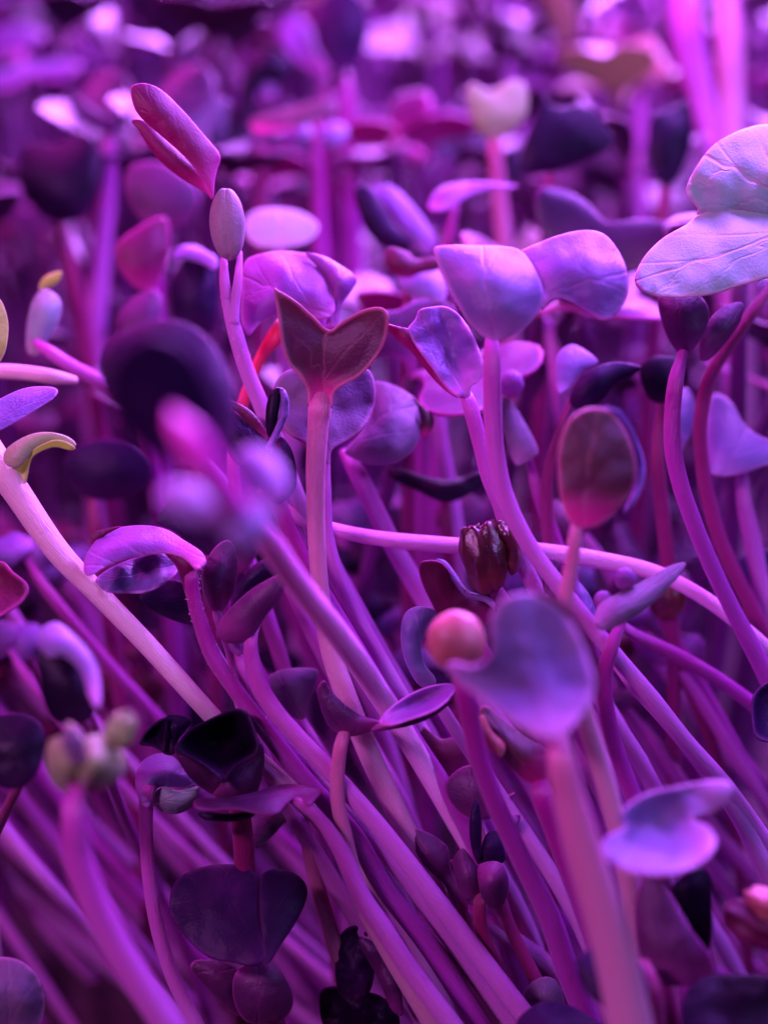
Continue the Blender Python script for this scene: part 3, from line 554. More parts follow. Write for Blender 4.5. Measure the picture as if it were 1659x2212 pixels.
# --- dark heart
seedling('large near-black heart leaf at lower left with a dull plum leaf folded below it',
  [([(555, 2130, 34), (560, 2215, 34), (575, 2330, 36)], 10.0, 0.03, 'stem_magenta')],
  [[leaf([(366, 1950), (374, 1915), (398, 1888), (440, 1872), (490, 1866), (535, 1874), (560, 1898), (562, 1950), (566, 2010), (574, 2070), (545, 2088), (510, 2082), (460, 2072), (420, 2045), (385, 2005), (368, 1975)], 9.75, 'dark', gy=-0.22, b=0.05, base=(560, 2085), tip=(480, 1872), wr=0.02),
    leaf([(563, 1898), (578, 1880), (605, 1878), (640, 1888), (663, 1915), (660, 1950), (635, 2000), (605, 2045), (584, 2078), (572, 2075), (564, 2010), (560, 1950)], 9.78, 'dark', gy=-0.2, gx=.08, b=0.04, base=(570, 2085), tip=(630, 1880), wr=0.015)],
   [leaf([(412, 2092), (420, 2076), (450, 2072), (485, 2078), (515, 2100), (512, 2150), (520, 2195), (490, 2175), (455, 2140), (430, 2115)], 9.85, 'plum', gx=.1, b=0.08, base=(545, 2090), tip=(430, 2100), wr=0.015),
    leaf([(510, 2100), (530, 2085), (560, 2076), (592, 2078), (612, 2105), (632, 2145), (630, 2180), (605, 2205), (565, 2212), (530, 2205), (508, 2170), (502, 2130)], 9.8, 'plum', b=0.12, base=(560, 2080), tip=(560, 2210), wr=0.02)]])
# --- blurred left bottom
seedling('blurred seedling with a beige knot of seed leaves on a bright pink stem',
  [([(172, 1690, 64), (162, 1760, 60), (170, 1850, 70), (200, 1940, 76), (245, 2030, 78), (300, 2120, 82), (370, 2225, 84)], 7.9, 0.04, 'stem_pink')],
  [leaf([(105, 1640), (112, 1600), (140, 1590), (150, 1560), (170, 1575), (185, 1600), (188, 1650), (176, 1700), (150, 1712), (118, 1690)], 7.85, 'beige', gx=-.3, b=.3, base=(165, 1710), tip=(130, 1590), th=.05, name='seed_leaf'),
   leaf([(172, 1620), (200, 1592), (235, 1598), (262, 1625), (268, 1660), (240, 1690), (200, 1705), (176, 1690)], 7.8, 'beige', gx=.3, b=.3, base=(185, 1705), tip=(250, 1610), th=.05, name='seed_leaf'),
   blob((262, 1578), 32, 42, 8.0, 'beige', name='seed_leaf', groove=.2, rough=.25, rot=-25), blob((160, 1610), 22, 40, 7.75, 'dusty', name='seed_leaf', rot=15, rough=.25)])
seedling('blurred drooping leaf, lilac on top and black beneath, at the left above the beige knot',
  [([(200, 1550, 24, 8.6), (215, 1620, 26, 9.6), (280, 1790, 30, 11.4), (400, 2050, 34, 12.5)], 8.6, 0.1, 'stem_magenta')],
  [[leaf([(80, 1385), (95, 1355), (125, 1345), (165, 1375), (205, 1425), (218, 1480), (215, 1530), (195, 1510), (175, 1450), (140, 1420), (105, 1420)], 8.3, 'lavender', gy=-.3, b=0.08, base=(210, 1520), tip=(90, 1370)),
    leaf([(80, 1400), (105, 1415), (140, 1418), (175, 1448), (200, 1500), (205, 1545), (170, 1565), (120, 1560), (95, 1520), (84, 1460)], 8.4, 'black', b=0.05, base=(195, 1550), tip=(90, 1410))]])
seedling('blurred black leaf at the left edge below the drooping lilac leaf',
  [([(55, 1680, 26, 9.0), (20, 1740, 28, 9.6), (-30, 1860, 30, 10.5), (-80, 2100, 34, 11.5)], 9.0, 0.05, 'stem_crimson')],
  [leaf([(-40, 1580), (-20, 1550), (40, 1540), (85, 1560), (98, 1600), (85, 1660), (50, 1700), (0, 1700), (-35, 1650)], 8.9, 'black', gy=-.1, b=0.06, base=(50, 1700), tip=(10, 1540))])
seedling('round dusty mauve leaf cut off by the lower left corner',
  [([(10, 2200, 44), (30, 2330, 44)], 9.4, 0.03, 'stem_plain')],
  [leaf([(-60, 2120), (-40, 2085), (0, 2068), (45, 2075), (80, 2105), (98, 2150), (92, 2200), (70, 2235), (0, 2260), (-50, 2220)], 9.4, 'dusty', b=0.16, base=(20, 2260), tip=(20, 2068), wr=0.03)])
seedling('small dark red curled leaf poking in at the left edge beside the thick pale stem',
  [([(-50, 1300, 30), (-70, 1450, 32), (-60, 1800, 36)], 9.9, 0.03, 'stem_magenta')],
  [leaf([(-60, 1230), (-10, 1215), (10, 1214), (30, 1235), (58, 1258), (63, 1280), (45, 1305), (15, 1325), (-20, 1345), (-60, 1340)], 9.85, 'wine', gy=-.2, b=-0.15, fold=.1, base=(-60, 1330), tip=(60, 1265))])
seedling('lavender blade reaching in from the left edge above the yellow-green curl',
  [([(-60, 960, 34), (-90, 1100, 34), (-80, 1500, 40)], 10.1, 0.05, 'stem_plain')],
  [leaf([(-60, 900), (-10, 868), (50, 840), (100, 835), (125, 842), (118, 860), (80, 885), (30, 915), (-20, 940), (-60, 950)], 10.0, 'violet', gy=-.4, b=0.05, base=(-60, 940), tip=(125, 842))])
seedling('yellowish pink leaf rim at the left edge near the green bud',
  [([(-20, 800, 36), (-40, 950, 36), (-50, 1400, 40)], 10.2, 0.05, 'stem_pale')],
  [leaf([(-60, 660), (-20, 635), (4, 650), (18, 690), (18, 730), (8, 770), (-20, 800), (-60, 790)], 10.1, 'lime', b=0.05, gx=.2, base=(-20, 800), tip=(0, 640))])
seedling('pale pink stem lying level at the left edge above the lavender blade',
  [([(165, 822, 30), (120, 815, 34), (60, 806, 36), (0, 803, 36), (-80, 810, 38), (-160, 900, 40), (-200, 1200, 44)], 10.9, 0.02, 'stem_pale')], [])
seedling('blurred grey-green bud above the crossing pink stems at the left',
  [([(78, 740, 36), (110, 762, 36), (160, 795, 40), (235, 835, 44), (330, 900, 46), (480, 1050, 48), (680, 1300, 50)], 11.3, 0.04, 'stem_pink')],
  [leaf([(60, 760), (60, 700), (72, 650), (95, 625), (125, 640), (134, 665), (125, 700), (105, 735), (85, 765)], 11.4, 'sage', b=0.12, base=(75, 765), tip=(115, 630)),
   leaf([(85, 625), (95, 600), (120, 588), (134, 588), (128, 608), (110, 620)], 11.4, 'lime', b=0.03)])
# --- husk and companions
H = seedling('seedling still wearing its split dark red seed husk, right of the central stem',
  [([(1050, 1240, 40), (1080, 1290, 44), (1140, 1400, 46), (1240, 1560, 48), (1360, 1760, 52)], 10.15, 0.04, 'stem_magenta')],
  [blob((1046, 1198), 52, 86, 10.0, 'husk', rot=12, groove=0.10, rough=0.14, name='seed_husk', open_top=True),
   blob((1048, 1215), 40, 70, 10.02, 'wine', rot=12, name='seed_leaf', rough=0.08),
   leaf([(1075, 1125), (1095, 1132), (1115, 1160), (1125, 1195), (1118, 1230), (1102, 1242), (1095, 1215), (1090, 1180), (1075, 1150)], 9.92, 'husk', b=0.08, gx=.2, name='husk_flap', wr=0.05)])
seedling('dark wine leaf with a pale curled margin beneath the seed husk',
  [([(1010, 1340, 36), (1040, 1400, 38), (1120, 1520, 40), (1250, 1700, 44)], 10.25, 0.04, 'stem_magenta')],
  [leaf([(905, 1222), (915, 1211), (945, 1211), (965, 1225), (985, 1258), (1010, 1285), (1050, 1298), (1070, 1318), (1050, 1350), (1010, 1370), (960, 1350), (925, 1290), (908, 1250)], 10.15, 'wine', b=0.05, gy=.1, base=(1010, 1370), tip=(910, 1215), wr=0.02),
   leaf([(940, 1209), (962, 1212), (985, 1240), (1010, 1275), (1050, 1288), (1068, 1302), (1066, 1316), (1045, 1300), (1005, 1288), (980, 1258), (960, 1228)], 10.08, 'lavender', gy=-.3, b=0.03, wr=0.0, name='leaf_margin')])
seedling('lilac leaf curling around the left of the blurred pink ball',
  [([(925, 1470, 34), (960, 1540, 36), (1060, 1690, 42), (1200, 1900, 48)], 10.2, 0.04, 'stem_plain')],
  [leaf([(866, 1360), (875, 1325), (900, 1310), (935, 1315), (955, 1335), (930, 1350), (912, 1385), (915, 1430), (940, 1465), (935, 1490), (905, 1480), (880, 1440), (868, 1400)], 10.1, 'lavender', b=0.10, gx=.15, base=(935, 1490), tip=(890, 1312), wr=0.03)])
seedling('seedling topped by a soft blurred pink ball on a straight magenta stem',
  [([(985, 1430, 44), (1003, 1490, 48), (1018, 1565, 49), (1035, 1640, 50), (1072, 1740, 51), (1130, 1865, 54), (1188, 1985, 58), (1225, 2095, 60), (1275, 2215, 62)], 8.9, 0.13, 'stem_magenta')],
  [blob((985, 1385), 64, 66, 8.6, 'rose', rot=10, name='closed_seed_leaf', rough=0.04)])
seedling('big blurred lavender leaf in the right foreground on a stout rosy stem',
  [([(1205, 1570, 52), (1212, 1640, 62), (1228, 1720, 76), (1252, 1810, 88), (1280, 1900, 96), (1308, 1990, 102), (1335, 2090, 106), (1365, 2230, 110)], 7.9, 0.02, 'stem_rose')],
  [leaf([(966, 1447), (972, 1432), (992, 1432), (1020, 1438), (1048, 1424), (1062, 1398), (1057, 1345), (1075, 1303), (1110, 1283), (1155, 1283), (1205, 1308), (1245, 1362), (1272, 1425), (1284, 1475), (1272, 1525), (1240, 1568), (1205, 1597), (1155, 1590), (1095, 1556), (1035, 1508), (990, 1475)], 7.85, 'lavender', gy=-0.12, gx=-.04, b=-0.12, base=(1205, 1600), tip=(1100, 1300), wr=0.02, fold=.22),
   leaf([(1150, 1276), (1190, 1282), (1235, 1315), (1272, 1375), (1295, 1440), (1298, 1490), (1284, 1520), (1280, 1470), (1266, 1415), (1240, 1360), (1205, 1312)], 7.95, 'wine', b=.03, name='leaf_margin', wr=0)])
seedling('brown and pink bud behind the big lavender leaf, on a hot magenta stem',
  [([(1160, 1660, 50), (1172, 1720, 54), (1195, 1790, 52), (1225, 1870, 52), (1260, 1960, 54), (1310, 2100, 56)], 9.4, 0.05, 'stem_magenta')],
  [leaf([(1035, 1540), (1050, 1525), (1080, 1550), (1130, 1590), (1180, 1620), (1190, 1660), (1180, 1695), (1140, 1690), (1095, 1650), (1055, 1600)], 9.3, 'olive', b=0.16, base=(1165, 1695), tip=(1040, 1530)),
   leaf([(1032, 1560), (1045, 1545), (1062, 1580), (1090, 1610), (1080, 1635), (1050, 1610)], 9.25, 'rose', b=0.04, name='leaf_margin')])
seedling('oval olive leaf standing upright at right of centre on a thin rosy stem',
  [([(1248, 1110, 30), (1242, 1160, 31), (1234, 1220, 33), (1222, 1290, 38), (1222, 1370, 42), (1250, 1500, 46), (1310, 1700, 50)], 8.75, 0.03, 'stem_rose')],
  [leaf([(1205, 1010), (1207, 960), (1225, 912), (1255, 886), (1292, 880), (1325, 895), (1355, 940), (1373, 1000), (1368, 1050), (1340, 1095), (1300, 1130), (1262, 1143), (1228, 1125), (1210, 1075)], 8.7, 'olive', b=0.05, gx=.03, base=(1250, 1140), tip=(1290, 880), wr=0.02, th=0.028),
   leaf([(1300, 878), (1340, 890), (1375, 950), (1392, 1010), (1380, 1070), (1345, 1110), (1370, 1050), (1374, 1000), (1355, 935), (1325, 893)], 8.85, 'violet', gx=.4, b=0.05, base=(1345, 1110), tip=(1300, 880))])
seedling('fallen bright pink stem lying almost level across the right half',
  [([(560, 1060, 26), (612, 1094, 28), (655, 1124, 32), (705, 1140, 35), (770, 1155, 36), (840, 1166, 37), (920, 1174, 38), (1000, 1180, 38), (1080, 1184, 40), (1200, 1196, 42), (1310, 1213, 42), (1400, 1232, 40), (1470, 1262, 40), (1540, 1305, 42), (1600, 1352, 46), (1690, 1440, 50), (1850, 1640, 54)], 10.45, 0.015, 'stem_bright')],
  [blob((1190, 1245), 18, 40, 10.0, 'plum', rot=-10, name='leaf_bud', groove=.2), 
   leaf([(1240, 1262), (1255, 1262), (1280, 1300), (1290, 1345), (1270, 1370), (1248, 1340)], 10.2, 'violet', gy=-.2, b=.05)])
seedling('blurred grey-lilac leaf with two little knobs resting by the level pink stem at right',
  [([(1345, 1340, 34), (1320, 1400, 36), (1305, 1480, 36), (1330, 1620, 40), (1400, 1800, 46)], 9.6, 0.06, 'stem_magenta')],
  [leaf([(1285, 1325), (1300, 1300), (1350, 1275), (1400, 1248), (1440, 1225), (1478, 1215), (1472, 1238), (1440, 1272), (1400, 1312), (1350, 1345), (1305, 1362), (1283, 1350)], 9.3, 'dusty', gy=-.25, b=0.08, base=(1290, 1355), tip=(1475, 1220)),
   blob((1302, 1298), 20, 22, 9.4, 'orchid', name='leaf_bud'), blob((1350, 1250), 24, 24, 9.4, 'orchid', name='leaf_bud')])
seedling('tall curved magenta stem near the right edge with two dusky leaves under the grey-green leaf',
  [([(1475, 760, 34), (1460, 820, 38), (1452, 890, 40), (1453, 970, 42), (1470, 1050, 42), (1500, 1135, 43), (1535, 1220, 44), (1578, 1310, 44), (1630, 1410, 48), (1700, 1550, 50), (1800, 1750, 54)], 10.3, 0.02, 'stem_magenta'),
   ],
  [leaf([(1420, 650), (1440, 630), (1490, 625), (1525, 655), (1530, 695), (1510, 740), (1480, 768), (1450, 745), (1430, 700)], 10.35, 'plum', b=0.12, base=(1478, 768), tip=(1460, 630), gx=-.1),
   leaf([(1510, 770), (1515, 725), (1540, 680), (1575, 657), (1604, 656), (1600, 690), (1575, 730), (1545, 765), (1525, 780)], 10.4, 'plum', b=0.08, base=(1520, 780), tip=(1600, 660))])
seedling('thinner blurred magenta stem just right of the tall curved one',
  [([(1680, 600, 36), (1620, 680, 36), (1560, 765, 36), (1528, 830, 36), (1512, 910, 34), (1515, 990, 34), (1530, 1080, 36), (1560, 1180, 38), (1640, 1350, 42)], 10.9, 0.06, 'stem_crimson')], [])
seedling('broad pale pink-lilac leaf folded behind the magenta stems at the right edge',
  [([(1600, 1010, 40), (1610, 1100, 40), (1650, 1300, 44)], 11.4, 0.05, 'stem_plain')],
  [leaf([(1530, 1020), (1522, 960), (1530, 880), (1545, 850), (1580, 870), (1610, 920), (1660, 950), (1720, 960), (1700, 990), (1640, 1010), (1580, 1028)], 11.3, 'lavender', gy=-.25, b=0.08, base=(1560, 1025), tip=(1640, 880)),
   leaf([(1440, 890), (1455, 850), (1485, 840), (1500, 880), (1490, 940), (1460, 980), (1442, 940)], 11.4, 'lavender', b=0.1, gy=-.2)])
# --- right foreground shell
seedling('blurred two-lobed lilac leaf like an open shell at lower right',
  [([(1425, 1840, 40, 8.5), (1440, 1930, 46, 9.2), (1470, 2080, 50, 10.2), (1520, 2260, 54, 11)], 8.7, 0.03, 'stem_plain')],
  [leaf([(1297, 1832), (1312, 1805), (1345, 1787), (1336, 1768), (1352, 1740), (1400, 1712), (1480, 1695), (1540, 1685), (1575, 1690), (1583, 1712), (1560, 1742), (1520, 1760), (1496, 1770), (1528, 1784), (1548, 1815), (1535, 1848), (1490, 1878), (1430, 1892), (1365, 1885), (1315, 1862)], 8.4, 'lavender', gy=-0.24, b=-0.10, base=(1545, 1772), tip=(1300, 1790), wr=0.04, fold=-.12)])
seedling('straight violet stem reaching the lower right edge, pale and cut off above',
  [([(1325, 1432, 40), (1375, 1490, 42), (1440, 1560, 46), (1515, 1650, 48), (1590, 1755, 50), (1640, 1850, 52), (1700, 1980, 54)], 9.95, 0.01, 'stem_plain')], [])
# hairs on the saddle leaf's stalk and on a few sharp stems, fuzz on the husk
for key, pts_, d_, n_, L_ in (('leaf folded like a saddle', [(425, 1225, 36), (418, 1285, 33), (432, 1340, 36), (458, 1412, 42), (500, 1478, 46), (575, 1578, 52)], 9.86, 260, .013),
                      ('tall seedling at upper left', [(485, 600, 23), (492, 655, 28), (530, 790, 40)], 10.3, 90, .011)):
    o_ = [q for q in sc.objects if q.get('label', '').startswith(key)][0]
    pa_, ra_ = stem_path(pts_, d_, 0.015, ground=False); hairs(o_, o_.location / S, pa_, ra_, n_, L_, 'stem_bright')
# --- lower right darks
seedling('round black blurred leaf at the lower right on a magenta stalk',
  [([(1385, 2080, 60), (1402, 2140, 62), (1408, 2230, 64)], 8.5, 0.02, 'stem_crimson')],
  [leaf([(1243, 2090), (1258, 2058), (1300, 2045), (1345, 2055), (1385, 2085), (1400, 2130), (1395, 2175), (1360, 2195), (1310, 2180), (1265, 2145)], 8.4, 'dark', gy=-.15, b=0.06, base=(1395, 2190), tip=(1250, 2060))])
seedling('upright pointed dark purple leaf pair below the lilac shell at lower right',
  [([(1430, 2090, 50), (1440, 2180, 54), (1455, 2260, 56)], 8.9, 0.02, 'stem_crimson')],
  [leaf([(1375, 2040), (1370, 1960), (1385, 1905), (1405, 1880), (1440, 1920), (1480, 1990), (1530, 2060), (1540, 2110), (1490, 2130), (1420, 2125), (1385, 2090)], 8.8, 'plum', gy=-.05, b=0.05, gx=-.1, base=(1450, 2130), tip=(1400, 1880), th=0.028),
   leaf([(1452, 1925), (1475, 1890), (1510, 1875), (1532, 1895), (1538, 1960), (1535, 2040), (1515, 2050), (1485, 1990)], 8.9, 'black', b=0.05, base=(1520, 2050), tip=(1500, 1875))])
seedling('very dark broad leaf filling the lower right corner',
  [([(1600, 2260, 50), (1610, 2350, 50)], 8.6, 0.02, 'stem_crimson')],
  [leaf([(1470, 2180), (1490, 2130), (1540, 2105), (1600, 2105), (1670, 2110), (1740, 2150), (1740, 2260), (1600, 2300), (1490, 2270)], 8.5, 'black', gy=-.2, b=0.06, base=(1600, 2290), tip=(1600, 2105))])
seedling('dark purple leaf edge rising from the bottom border right of the stems',
  [([(1200, 2290, 50), (1210, 2370, 50)], 9.2, 0.02, 'stem_crimson')],
  [leaf([(1115, 2215), (1140, 2180), (1180, 2163), (1230, 2172), (1280, 2200), (1330, 2250), (1250, 2290), (1150, 2270)], 9.1, 'dark', gy=-.2, b=0.10, base=(1220, 2290), tip=(1180, 2163))])
seedling('orange-red blurred bud at the right edge near the bottom',
  [([(1680, 2050, 50), (1720, 2150, 50), (1760, 2300, 50)], 8.6, 0.05, 'stem_rose')],
  [blob((1672, 1962), 70, 36, 8.6, 'rose', rot=-25, name='closed_seed_leaf', rough=.15), blob((1640, 2000), 85, 48, 8.65, 'wine', rot=-25, name='seed_leaf', rough=.15)])
seedling('glossy dark violet leaf with a bright crinkled rim at the right edge',
  [([(1700, 1590, 40), (1740, 1700, 40), (1800, 1900, 44)], 10.0, 0.02, 'stem_plain')],
  [leaf([(1622, 1540), (1625, 1505), (1645, 1480), (1680, 1470), (1730, 1500), (1740, 1570), (1700, 1610), (1655, 1603), (1630, 1590)], 9.95, 'dark', gy=-.2, b=-0.08, base=(1720, 1600), tip=(1630, 1500), curl=-.05)])
# --- small dark cluster lower centre right
seedling('small dark purple seedling with four plump young leaves, low between the diagonal stems',
  [([(1036, 1900, 26), (1036, 1950, 28), (1038, 2000, 32), (1056, 2050, 32), (1090, 2120, 34), (1150, 2230, 38)], 10.0, 0.02, 'stem_crimson')],
  [leaf([(980, 1878), (982, 1850), (1000, 1832), (1015, 1850), (1032, 1875), (1040, 1905), (1034, 1935), (1015, 1943), (992, 1925)], 9.93, 'plum', b=0.12, base=(1030, 1940), tip=(1000, 1832), gx=-.1),
   leaf([(1033, 1872), (1055, 1861), (1080, 1864), (1095, 1890), (1097, 1925), (1085, 1955), (1065, 1962), (1045, 1945), (1034, 1910)], 9.85, 'plum', b=0.13, base=(1040, 1900), tip=(1075, 1960)),
   leaf([(1014, 1800), (1016, 1760), (1026, 1727), (1036, 1745), (1040, 1790), (1038, 1840), (1034, 1868), (1020, 1840)], 9.97, 'dark', b=0.06, gx=.2, base=(1034, 1868), tip=(1026, 1727)),
   leaf([(1038, 1868), (1040, 1830), (1052, 1800), (1075, 1795), (1088, 1830), (1088, 1862), (1060, 1862)], 10.02, 'dark', b=0.06, base=(1040, 1868), tip=(1070, 1800))])
seedling('drooping plum leaf with a wavy edge, left of the four plump young leaves',
  [([(975, 1860, 22), (1000, 1970, 26), (1060, 2100, 32), (1150, 2260, 36)], 10.15, 0.02, 'stem_crimson')],
  [leaf([(887, 1796), (910, 1793), (945, 1810), (968, 1832), (972, 1870), (985, 1900), (1008, 1945), (1010, 1965), (1000, 1973), (980, 1955), (955, 1905), (925, 1885), (900, 1850)], 10.1, 'plum', b=0.06, base=(1000, 1970), tip=(890, 1795), wr=.03)])
seedling('hooded plum leaf with a pink turned-up lip behind the straight magenta stem',
  [([(1030, 1760, 26), (1050, 1850, 28), (1100, 2000, 34), (1200, 2200, 40)], 10.3, 0.02, 'stem_crimson')],
  [leaf([(962, 1695), (985, 1665), (1015, 1653), (1050, 1662), (1078, 1695), (1088, 1718), (1112, 1712), (1104, 1730), (1090, 1755), (1050, 1770), (1010, 1765), (975, 1735)], 10.2, 'plum', b=0.12, base=(1030, 1770), tip=(1010, 1655)),
   leaf([(1088, 1768), (1100, 1770), (1118, 1758), (1123, 1768), (1112, 1790), (1092, 1790)], 10.2, 'orchid', b=0.03)])
seedling('wine-red pointed leaf behind the bowl-shaped leaf, right of the slanting stems',
  [([(980, 1640, 30), (1010, 1750, 34), (1080, 1920, 40), (1200, 2150, 44)], 10.6, 0.03, 'stem_crimson')],
  [leaf([(890, 1565), (915, 1568), (950, 1595), (985, 1592), (1010, 1600), (1000, 1650), (970, 1680), (935, 1650), (905, 1605)], 10.5, 'wine', b=0.06, base=(985, 1680), tip=(895, 1565))])
seedling('crinkled black leaf with pale root hairs at the bottom centre',
  [([(800, 2180, 40), (830, 2290, 42)], 10.3, 0.02, 'stem_crimson')],
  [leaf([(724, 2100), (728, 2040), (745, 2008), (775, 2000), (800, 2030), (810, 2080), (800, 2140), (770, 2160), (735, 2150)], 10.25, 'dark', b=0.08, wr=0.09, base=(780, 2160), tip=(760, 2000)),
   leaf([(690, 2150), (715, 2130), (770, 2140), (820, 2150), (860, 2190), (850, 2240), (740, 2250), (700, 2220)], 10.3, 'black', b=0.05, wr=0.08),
   leaf([(775, 2032), (800, 2030), (835, 2070), (862, 2120), (870, 2190), (845, 2180), (820, 2120), (795, 2075)], 10.1, 'plum', b=0.08, wr=0.03)])
seedling('hairy mauve leaf back between stems at the bottom centre',
  [([(1170, 2200, 40), (1190, 2290, 42)], 10.3, 0.02, 'stem_plain')],
  [leaf([(1130, 2150), (1145, 2125), (1175, 2110), (1200, 2118), (1215, 2150), (1215, 2190), (1170, 2200), (1140, 2180)], 10.2, 'dusty', b=0.10)])
# --- mid distance, half sharp
seedling('grey-lilac leaf curling over an ochre underside, right of the central stem',
  [([(742, 975, 46), (770, 1020, 48), (805, 1090, 50), (850, 1180, 52), (905, 1275, 54), (970, 1385, 56), (1060, 1530, 58), (1180, 1740, 60)], 11.0, 0.03, 'stem_pink')],
  [[leaf([(745, 975), (775, 940), (800, 900), (808, 850), (812, 824), (850, 832), (890, 855), (905, 880), (910, 920), (898, 965), (865, 995), (820, 1005), (780, 998)], 10.75, 'dusty', gy=-0.2, b=0.16, base=(745, 985), tip=(880, 850), wr=0.03),
    leaf([(890, 858), (915, 878), (935, 900), (936, 920), (928, 938), (908, 942), (909, 910), (902, 880)], 10.85, 'olive', b=0.03)]])
seedling('small mauve leaf blade behind the fork of pink stems, right of centre',
  [([(1140, 985, 30), (1170, 1090, 32), (1240, 1280, 38)], 11.0, 0.05, 'stem_magenta')],
  [leaf([(1085, 860), (1105, 868), (1135, 915), (1162, 970), (1150, 990), (1115, 1005), (1095, 960), (1085, 910)], 10.9, 'dusty', b=0.06, gy=-.1, base=(1150, 990), tip=(1095, 860)),
   blob((1105, 830), 26, 30, 11.0, 'orchid', name='leaf_bud')])
seedling('dark arched leaf above the upright oval olive leaf',
  [([(1235, 860, 28), (1205, 950, 28), (1180, 1060, 30), (1190, 1250, 34)], 10.9, 0.05, 'stem_crimson')],
  [leaf([(1230, 870), (1240, 830), (1270, 800), (1320, 783), (1360, 785), (1385, 795), (1360, 815), (1330, 830), (1300, 865), (1260, 885)], 10.8, 'dark', b=0.08, base=(1235, 875), tip=(1380, 795)),
   leaf([(1200, 800), (1205, 765), (1235, 745), (1275, 765), (1290, 785), (1255, 805), (1230, 840), (1205, 850)], 11.0, 'lavender', gy=-.2, b=0.05)])
seedling('black leaf in deep shade right of the dark arched leaf',
  [([(1430, 860, 30), (1420, 1000, 32), (1440, 1200, 36)], 11.3, 0.05, 'stem_crimson')],
  [leaf([(1380, 800), (1400, 775), (1440, 770), (1475, 785), (1480, 830), (1440, 870), (1400, 860)], 11.2, 'black', b=0.08)])
seedling('plum leaf with a paler right side between the boat leaf and the bowl leaf',
  [([(650, 1550, 34), (700, 1640, 36), (800, 1800, 40)], 10.7, 0.04, 'stem_plain')],
  [leaf([(575, 1470), (600, 1450), (640, 1443), (685, 1447), (682, 1480), (668, 1520), (655, 1555), (620, 1540), (590, 1510)], 10.6, 'dusty', b=0.10, base=(650, 1555), tip=(600, 1450))])
# slanting stems whose leaves are lost behind the others
for lab, pts, d, m in (
  ('slanting pink stem passing under the bowl leaf towards the lower right', [(690, 1150, 34), (720, 1215, 38), (770, 1310, 42), (830, 1420, 44), (900, 1540, 44), (975, 1680, 44), (1060, 1850, 46)], 10.8, 'stem_plain'),
  ('narrow pink stem left of the central stem, half hidden by the plum boat leaf', [(600, 1170, 28), (625, 1260, 34), (660, 1340, 36), (700, 1420, 38), (760, 1540, 40), (850, 1700, 44)], 10.7, 'stem_pink'),
  ('magenta stem slanting below the grey-lilac leaf with knobs at right', [(1330, 1340, 30), (1380, 1378, 36), (1450, 1410, 38), (1530, 1455, 40), (1610, 1510, 42), (1720, 1600, 44)], 10.8, 'stem_magenta'),
  ('soft pink stem emerging below the seed husk', [(1110, 1180, 34), (1135, 1230, 38), (1165, 1290, 40), (1230, 1400, 44), (1330, 1560, 46)], 10.6, 'stem_plain'),
  ('pale violet stem slanting behind the straight magenta stem near the bottom', [(1000, 1960, 44), (1080, 2010, 48), (1160, 2065, 52), (1240, 2130, 54), (1350, 2230, 56)], 10.6, 'stem_plain'),
  ('pink stem behind the magenta one, right of the stout rosy stem', [(1230, 1520, 34), (1262, 1610, 44), (1290, 1700, 50), (1330, 1800, 54), (1400, 1950, 56)], 10.4, 'stem_plain'),
  ('violet stem slanting in soft focus right of the small plump leaves', [(1240, 1560, 30), (1300, 1640, 36), (1360, 1730, 38), (1450, 1870, 42), (1560, 2040, 46)], 11.2, 'stem_plain')):
    seedling(lab, [(pts, d, 0.04, m)], [])

# ================================================================== traced seedlings farther back
B = seedling
B('dark heart leaf out of focus near the upper left edge', [([(125, 470, 36), (150, 560, 40), (190, 760, 44)], 14.5, .1, 'stem_crimson')],
  [leaf([(40, 360), (50, 320), (90, 308), (120, 312), (150, 300), (185, 290), (212, 310), (218, 350), (212, 410), (190, 455), (150, 480), (100, 470), (60, 430), (42, 395)], 14.3, 'black', b=.1, gy=-.05, base=(140, 480), tip=(120, 310))])
B('thick blurred pink stem with two dark wings spread at its top, upper left', [([(232, 262, 26), (236, 300, 34), (236, 380, 40), (226, 480, 42), (215, 600, 44), (205, 800, 48)], 15.0, .1, 'stem_pink')],
  [leaf([(138, 188), (160, 200), (200, 235), (240, 255), (262, 250), (280, 235), (300, 232), (285, 255), (262, 275), (236, 290), (205, 275), (170, 250), (145, 215)], 14.9, 'dark', b=.05, gy=-.2, base=(236, 290), tip=(140, 190))])
B('blurred plum heart leaf behind the raised magenta leaf, upper left', [([(330, 470, 32), (335, 560, 36), (340, 760, 40)], 13.5, .1, 'stem_magenta')],
  [leaf([(272, 380), (290, 355), (340, 350), (380, 370), (420, 400), (430, 440), (400, 480), (350, 500), (300, 470), (275, 420)], 13.3, 'plum', b=.08)])
B('pointed purple leaf catching magenta light, left of the closed oval seed leaf', [([(325, 615, 30), (335, 700, 34), (350, 900, 38)], 12.6, .1, 'stem_magenta')],
  [leaf([(250, 545), (260, 520), (300, 490), (340, 470), (362, 475), (368, 520), (360, 570), (335, 620), (300, 625), (265, 590)], 12.4, 'magenta', b=.08, gx=.1, base=(320, 620), tip=(345, 470))])
B('dark leaf with two small bright lilac tips, beside the double stem of the tall seedling', [([(430, 700, 26), (430, 800, 30), (440, 1000, 34)], 12.0, .1, 'stem_crimson')],
  [leaf([(370, 640), (375, 600), (400, 560), (430, 560), (465, 580), (470, 650), (460, 710), (420, 730), (385, 700)], 11.9, 'dark', b=.1),
   leaf([(375, 560), (385, 535), (420, 530), (450, 545), (470, 560), (465, 582), (435, 570), (400, 560)], 11.9, 'violet', gy=-.4, b=.04)])
